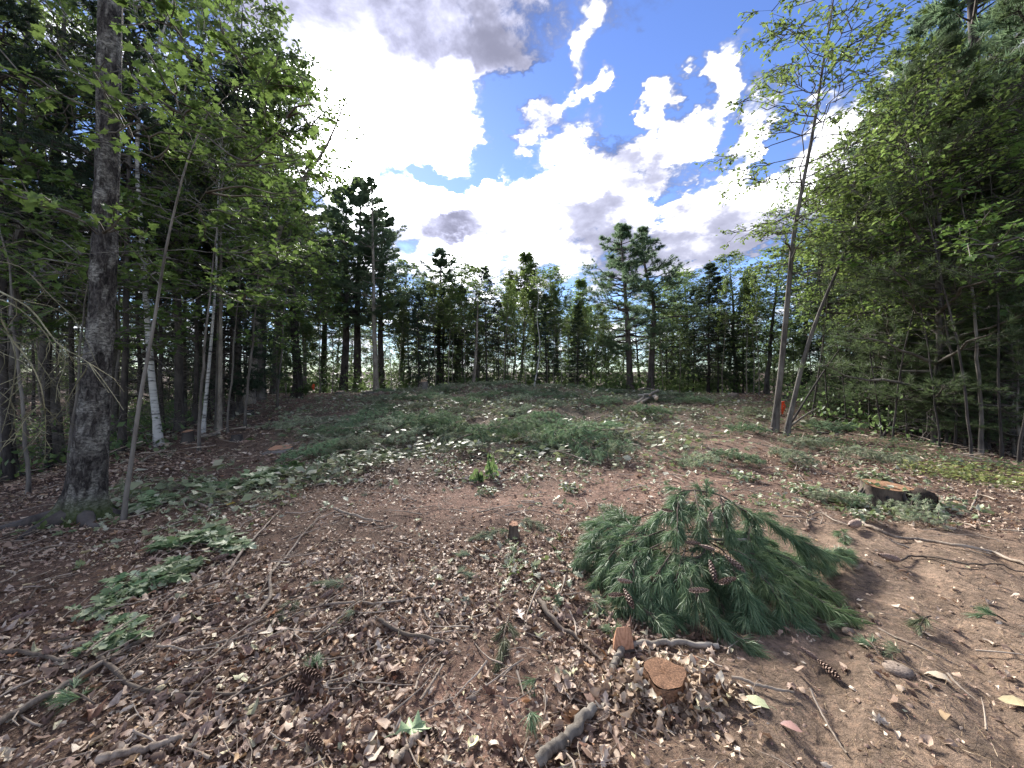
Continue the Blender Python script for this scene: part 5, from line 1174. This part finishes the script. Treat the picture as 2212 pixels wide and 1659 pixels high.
    for (x, y, z, L, a, p) in [(1065, 355, .46, .15, 1.3, -1.2), (1225, 640, .25, .14, -.9, -.5), (1080, 690, .22, .14, -1.7, -.7), (1180, 755, .20, .13, 3.4, -.1), (950, 505, .32, .10, 3.0, 0), (1040, 535, .31, .10, -.3, -.2), (520, 870, .1, .13, -1.4, -.4), (780, 290, .5, .09, 3.3, .2), (500, 760, .16, .10, 2.4, -.2), (990, 820, .2, .11, 2.8, -.2), (440, 850, .09, .10, 3.2, 0)]:
        pine_cone('', cz(x, y, g0+z+.05)-base, L*1.15, a, p, False, parent=r)
    for x in (690, 730):
        o = link('young_cone', CORE, r, cz(x, 750, g0+.2)-base); o.scale = (.055, .3, .3); o.rotation_euler = (0, 1.2, .3)
hero_bough()
def sprig(label, a, b, lift=.02, nb=48, mat='bough', nl=.09, group=None, name='pine_sprig', n=1, arch=.05):
    p, q = gp(*a), gp(*b); rng = np.random.default_rng(int(a[0]*3+a[1])); mid = (p+q)/2+np.array((0, 0, arch)); p = p+np.array((0, 0, lift)); q = q+np.array((0, 0, lift))
    return bough(name, label, 'pine sprig', p, [resample(np.array([p, mid, q]), 10)], [.005], rng, spacing=.035, nb=nb, nl=nl, nw=.0024, mat=mat, spread=.32, droop=.2, sl=.05, group=group)
M['drybough'] = leaf_mat('drying pine needle', [(.10, .12, .06), (.15, .16, .09), (.21, .20, .12), (.12, .17, .09)], (.1, .14, .05), .15, .5, .3, .2)
for lb, a, b, m_ in [('drying pine spray with hanging needles above the sawdust patch', (1100, 1335), (1080, 1430), 'drybough'), ('small green sprig on litter left of the front stump', (1168, 1478), (1150, 1500), 'bough'), ('small green sprig below the other one near the bottom edge', (1140, 1545), (1150, 1575), 'bough'),
    ('little green sprig beside the cones at lower left', (690, 1478), (680, 1440), 'bough'), ('blurred green needle tuft in the lower left corner', (205, 1530), (130, 1510), 'bough'), ('blue green sprig on the bare soil right of the cone pair', (1900, 1425), (1870, 1395), 'bough'),
    ('light green sprig on the bare soil, right of the blue green one', (1962, 1440), (1925, 1420), 'slash'), ('green sprig at the right edge of the bare soil', (2175, 1350), (2120, 1335), 'bough'), ('green sprig just below the tip of the fallen bough', (1768, 1358), (1800, 1378), 'bough'),
    ('green sprig behind the fallen bough at right', (1815, 1150), (1825, 1172), 'bough'), ('pale dry sprig pressed into the soil at right', (2010, 1340), (1985, 1365), 'drybough'), ('tuft of green needles at the left foot of the fallen bough', (1270, 1300), (1300, 1330), 'bough'),
    ('green spray lying left of the fallen bough, lower one', (1120, 1150), (1030, 1165), 'slash'), ('green spray lying left of the fallen bough, upper one', (1110, 1125), (1190, 1150), 'slash'), ('dull green spray in the litter left of the sawdust patch', (760, 1280), (700, 1265), 'slash'),
    ('dull green spray on the twig heap', (650, 1300), (600, 1340), 'drybough'), ('dull green spray right of the twig heap', (780, 1330), (740, 1345), 'slash'), ('small green spray among leaves before the hero bough', (1030, 1215), (990, 1200), 'slash'), ('small sprig among leaves in the middle foreground', (975, 1255), (1015, 1245), 'slash'),
    ('green tuft right beside the orange wood wedge', (1328, 1395), (1315, 1370), 'bough')]:
    sprig(lb, a, b, mat=m_)
# boughs piled in the slash of the middle distance: three shapes, copied
def proto_bough(seed, mat, L=1.5):
    rng = np.random.default_rng(seed); polys = []
    main = np.array([(-L*.5, 0, .02), (-L*.1, .05, .16), (L*.3, -.04, .14), (L*.55, 0, .04)])
    Q = resample(main, 20); polys.append(main); gs = Geo(); gn = Geo()
    for k_ in range(12):
        p = Q[int(4+k_*1.25)]; s = 1 if k_ % 2 else -1; e = p+np.array((.30+.1*rng.random(), s*rng.uniform(.22, .5), rng.uniform(-.06, .14))); polys.append(np.stack([p, (p+e)/2+np.array((0, 0, .06)), e]))
    for W in polys:
        q, C, D = shoots_along(rng, W, .07, droop=.1); gs.add(*tubes(q, np.linspace(.012, .003, len(q)), 4)); C = C+rng.normal(0, .03, C.shape)
        needles(gn, C, D, 26, .13, .0065, .45, rng, .25)
    return {'branch': gs.mesh('branch', M['twig_dark']), 'needles': gn.mesh('needles', M[mat])}
PB = [proto_bough(i+800, m_) for i, m_ in enumerate(['midbough', 'slash', 'midbough', 'slash'])]
SB = [(1265, 962, 0, 1.0, 'dark green pine bough at the front right tip of the slash'), (1235, 972, 2, .9, 'pine bough drooping onto bare soil at the front of the slash'), (1215, 950, 0, 1.0, 'pine bough in the middle of the front slash heap'), (1165, 940, 2, .9, 'pine bough behind the wilted leaf clump'), (1290, 945, 0, .9, 'pine bough at the right end of the front heap'),
      (1185, 912, 0, .8, 'upright tuft of pine in the centre of the slash'), (1150, 962, 1, .7, 'grey green bough left of the front heap'), (1050, 952, 2, 1.0, 'bluish pine bough in the middle of the slash front'), (1020, 945, 0, .9, 'bluish bough left of the middle clump'), (1085, 955, 0, .8, 'bluish bough right of the middle clump'),
      (985, 955, 1, .8, 'faded bough below the bluish clump'), (800, 918, 2, 1.0, 'green bough at the left end of the slash'), (770, 930, 0, .9, 'green bough below the left end of the slash'), (845, 935, 1, 1.0, 'faded bough under the long pale branch'), (900, 930, 0, 1.0, 'dark bough under the leafy branch left of centre'), (950, 938, 2, .9, 'dark bough right of the round pale stump'),
      (1400, 902, 0, 1.1, 'deep green bough lying alone on the right of the slash'), (640, 1000, 2, .7, 'green bough at the lower left end of the slash band'), (870, 962, 1, .7, 'faded bough in the left slash band'), (720, 985, 1, .8, 'faded bough by the low orange stump'), (1330, 960, 1, .6, 'small bough right of the front heap'), (1120, 905, 1, .9, 'faded bough behind the bluish clump'),
      (1330, 985, 1, .5, 'little bough lying in front of the slash on red soil'), (1560, 1000, 0, .6, 'green bough on the red soil before the right thicket'), (1530, 1012, 1, .6, 'faded bough beside the green one on the red soil'), (1635, 940, 0, .6, 'low green bough at the foot of the tall slender tree'), (1775, 1092, 1, .42, 'green bough left of the big orange stump'), (1845, 1100, 0, .3, 'green bough against the big orange stump'), (1850, 1000, 1, .7, 'green bough on leaves behind the big orange stump'), (1730, 975, 1, .7, 'faded green bough near the bent grey stem'), (1690, 995, 1, .6, 'faded green bough in leaves between the stems and the fallen bough'), (2010, 1135, 1, .38, 'bough scrap in the litter below the big orange stump')]
for i, (px, py, k, s, lb) in enumerate(SB):
    b = gp(px, py); o = put(PB[k], 'cut_bough', lb, 'pine bough', b+np.array((0, 0, .05)), RG.uniform(0, 6.28), 'pine boughs strewn over the slash', (s*1.15, s*1.15, s*1.15))
    o.rotation_euler = (RG.normal(0, .15), RG.normal(0, .15), RG.uniform(0, 6.28))
rng = np.random.default_rng(66)
for i in range(70):   # more of them, flattened, farther back
    for _ in range(50):
        x, y = rng.uniform(-7, 9), rng.uniform(8.5, 23)
        if rng.random() < float(slash_mask(np.array(x), np.array(y))): break
    o = put(PB[rng.integers(4)], 'cut_bough', 'flattened faded pine bough in the wide mat of slash', 'pine bough', ground(x, y)+np.array((0, 0, .02)), rng.uniform(0, 6.28), 'flattened boughs of the slash mat', (1.0, 1.0, .8))
    o.rotation_euler[0] = rng.normal(0, .1)
# leafy branches of oak and maple cut green
def leafy(seed, kind, mat, n=70, L=.7, size=.14, wilt=.0):
    rng = np.random.default_rng(seed); gs = Geo(); gl = Geo(); main = resample(np.array([(-L*.5, 0, .02), (0, .04, .10), (L*.5, 0, .05)]), 14); tw = [main]
    for k_ in range(7):
        p = main[3+k_]; e = p+np.array((.14, (1 if k_ % 2 else -1)*rng.uniform(.1, .3), rng.uniform(-.02, .12))); tw.append(resample(np.stack([p, (p+e)/2+np.array((0, 0, .03)), e]), 8))
    for q in tw:
        gs.add(*tubes(q, np.linspace(.008, .002, len(q)), 4)); m = n//8+2; c, d = interp_rows(q[None], np.zeros(m, int), rng.uniform(.3, 1, m))
        D = nrm(d+rng.normal(0, .7, (m, 3))); D[:, 2] -= wilt; leaves(gl, c, D, np.array((0, 0, 1.))+rng.normal(0, .4, (m, 3)), size*rng.uniform(.6, 1.2, m), kind, .2, rng.normal(-.2, .3, m), rng)
    return {'branch': gs.mesh('branch', M['twig']), 'leaves': gl.mesh('leaves', M[mat])}
LP = [leafy(850, 'maple', 'greenleaf', 46, .7, .22), leafy(851, 'oak', 'greenleaf', 46, .7, .26), leafy(852, 'oak', 'greenleaf', 60, .7, .22, .3), leafy(853, 'oval', 'wilted', 80, .7, .12, .3), leafy(854, 'oval', 'oak', 60, .6, .13, .9)]
for px, py, k, s, a, lb in [(440, 1170, 0, .62, .4, 'leafy maple branch with pale green leaves in the left foreground'), (400, 1185, 1, .6, 2.5, 'oak branch with pale lobed leaves left of the maple branch'), (480, 1195, 1, .5, 1.2, 'oak branch lying right against the crooked pale stick'), (340, 1255, 2, .6, .2, 'dark green oak branch below the maple branch'),
    (270, 1285, 2, .55, 1.0, 'dark green oak branch nearest the left lower corner'), (215, 1320, 1, .42, .3, 'single yellow green oak spray at lower left'), (395, 1245, 0, .45, 2.0, 'small maple spray under the crooked stick'), (235, 1390, 2, .45, .5, 'green oak spray above the long grey stick'),
    (620, 1015, 4, .8, .3, 'drooping dark leafed branch at the lower left of the slash'), (590, 1032, 0, .8, 1.3, 'leafy branch with broad pale leaves in the left green band'), (540, 1045, 1, .8, .8, 'leafy oak branch in the left green band'), (480, 1060, 0, .8, 2.2, 'leafy branch at the far left of the green band'), (700, 1000, 3, .9, .4, 'wilted pale branch right of the drooping dark one'), (310, 1095, 1, .7, .1, 'oak spray beside the foot of the bent young maple'), (420, 1050, 3, .7, 1.1, 'wilted branch near the left wood edge'),
    (1195, 945, 4, 1.0, 1.6, 'upright wilting broadleaf clump in the centre of the slash'), (1170, 955, 3, .9, .5, 'pale wilted leaf clump in the centre of the slash'), (940, 905, 4, 1.2, .9, 'dark hanging leaf branch left of centre in the slash'), (965, 890, 3, 1.2, 2.0, 'wilted branch behind the hanging leaf branch'), (1330, 950, 3, .9, .2, 'wilted leaf branch at the right end of the front heap'), (1300, 968, 4, .8, 2.6, 'dark leaf branch in front of the right end of the heap'), (1110, 985, 3, .8, 1.5, 'wilted branch before the slash, by the brown branch'), (830, 985, 3, .8, .1, 'wilted branch in the left part of the slash band'), (760, 1000, 3, .8, 2.9, 'wilted branch low in the left slash band'),
    (1740, 1070, 3, .7, .4, 'wilted leaf branch behind the right tip of the fallen bough'), (1620, 1040, 3, .7, 1.9, 'wilted leaf branch on red soil above the fallen bough'), (1240, 1062, 3, .6, 2.4, 'wilted leaf branch on red soil behind the left of the fallen bough'), (1890, 1040, 3, .7, .6, 'wilted leaf branch behind the big orange stump'), (1880, 1125, 3, .5, 1.4, 'pale leaf spray in front of the big orange stump'), (1050, 1070, 3, .5, 1.0, 'small wilted spray on the red soil')]:
    b = gp(px, py); put(LP[k], 'cut_leafy_branch', lb, 'leafy branch', b+np.array((0, 0, .02)), a, 'cut leafy branches', (s*1.1, s*1.1, s*(.5 if k < 3 else .9)))
# two wilted seedlings still standing before the slash
for px, py, hgt_, lb in [(1060, 1032, .38, 'wilted seedling with hanging green leaves standing before the slash'), (1033, 1040, .17, 'short wilted seedling left of the taller one'), (1040, 985, .4, 'thin leafless seedling behind the wilted ones')]:
    b = gp(px, py); rng = np.random.default_rng(px); o = thing('wilted_seedling', lb, 'seedling', b); q = resample(np.array([(0, 0, -.03), (.02, 0, hgt_*.5), (-.01, .01, hgt_)]), 10); link('stem', Geo().add(*tubes(q, np.linspace(.008, .003, 10), 5)).mesh('stem', M['twig_dark']), o)
    if 'leafless' not in lb:
        m = 26; c = q[rng.integers(3, 10, m)]+rng.normal(0, .04, (m, 3)); D = np.array((0, 0, -1.))+rng.normal(0, .3, (m, 3)); g = Geo(); leaves(g, c, D, rng.normal(0, 1, (m, 3)), .15*rng.uniform(.6, 1.2, m), 'oval', .4, .2, rng, wide=.7); link('hanging_leaves', g.mesh('hanging_leaves', M['oak']), o)
# distinct single leaves
def one_leaf(label, px, py, size, kind, col, a, tilt=.2, lift=.025):
    t = MT('single leaf'); n = t.noise(14, 4); t.base(t.ramp(n, [tuple(c*.75 for c in col), col], (.35, .6)), .45, .4)
    g = Geo(); rng = np.random.default_rng(px); leaves(g, np.array([(0, -.5, 0.)]), np.array([(0, 1., 0)]), np.array([(0, tilt, 1.)]), 1.0, kind, .25, -.15, rng)
    g.add(*tubes(np.array([(0, -.75, -.02), (0, -.6, .02), (0, -.48, 0)]), np.array((.01, .012, .012)), 4))
    o = link('single_leaf', g.mesh('single_leaf', t.m), None, gp(px, py)+np.array((0, 0, lift))); o.scale = (size,)*3; o.rotation_euler = (0, 0, a); tag(o, label, 'leaf')
one_leaf('pale green lobed oak leaf near the bottom edge', 893, 1588, .17, 'oak', (.34, .44, .22), -1.2)
one_leaf('large pale dead oak leaf left of the sawdust patch', 765, 1478, .15, 'oak', (.42, .33, .26), -.9)
one_leaf('yellow green oval leaf near the bottom edge', 1023, 1612, .08, 'oval', (.42, .42, .2), -.4)
one_leaf('folded pale green leaf right of the front stump', 1632, 1524, .12, 'oval', (.40, .42, .25), .9)
one_leaf('light dead oak leaf above the dark red brown stick', 1120, 1332, .14, 'oak', (.42, .33, .27), .4)
one_leaf('pinkish oval leaf on soil at the lower right', 1708, 1582, .09, 'oval', (.34, .2, .17), .9)
one_leaf('pale curled leaf on bare soil at the right', 2025, 1470, .11, 'oval', (.46, .38, .28), .8)
one_leaf('yellowish leaf near the lower right picture edge', 2195, 1530, .12, 'oval', (.45, .38, .22), .9)
one_leaf('single yellow leaf in the left green band', 497, 1092, .12, 'maple', (.55, .42, .06), .2)
one_leaf('orange dead leaf on litter at the left', 318, 1156, .10, 'oval', (.42, .16, .07), 1.2)
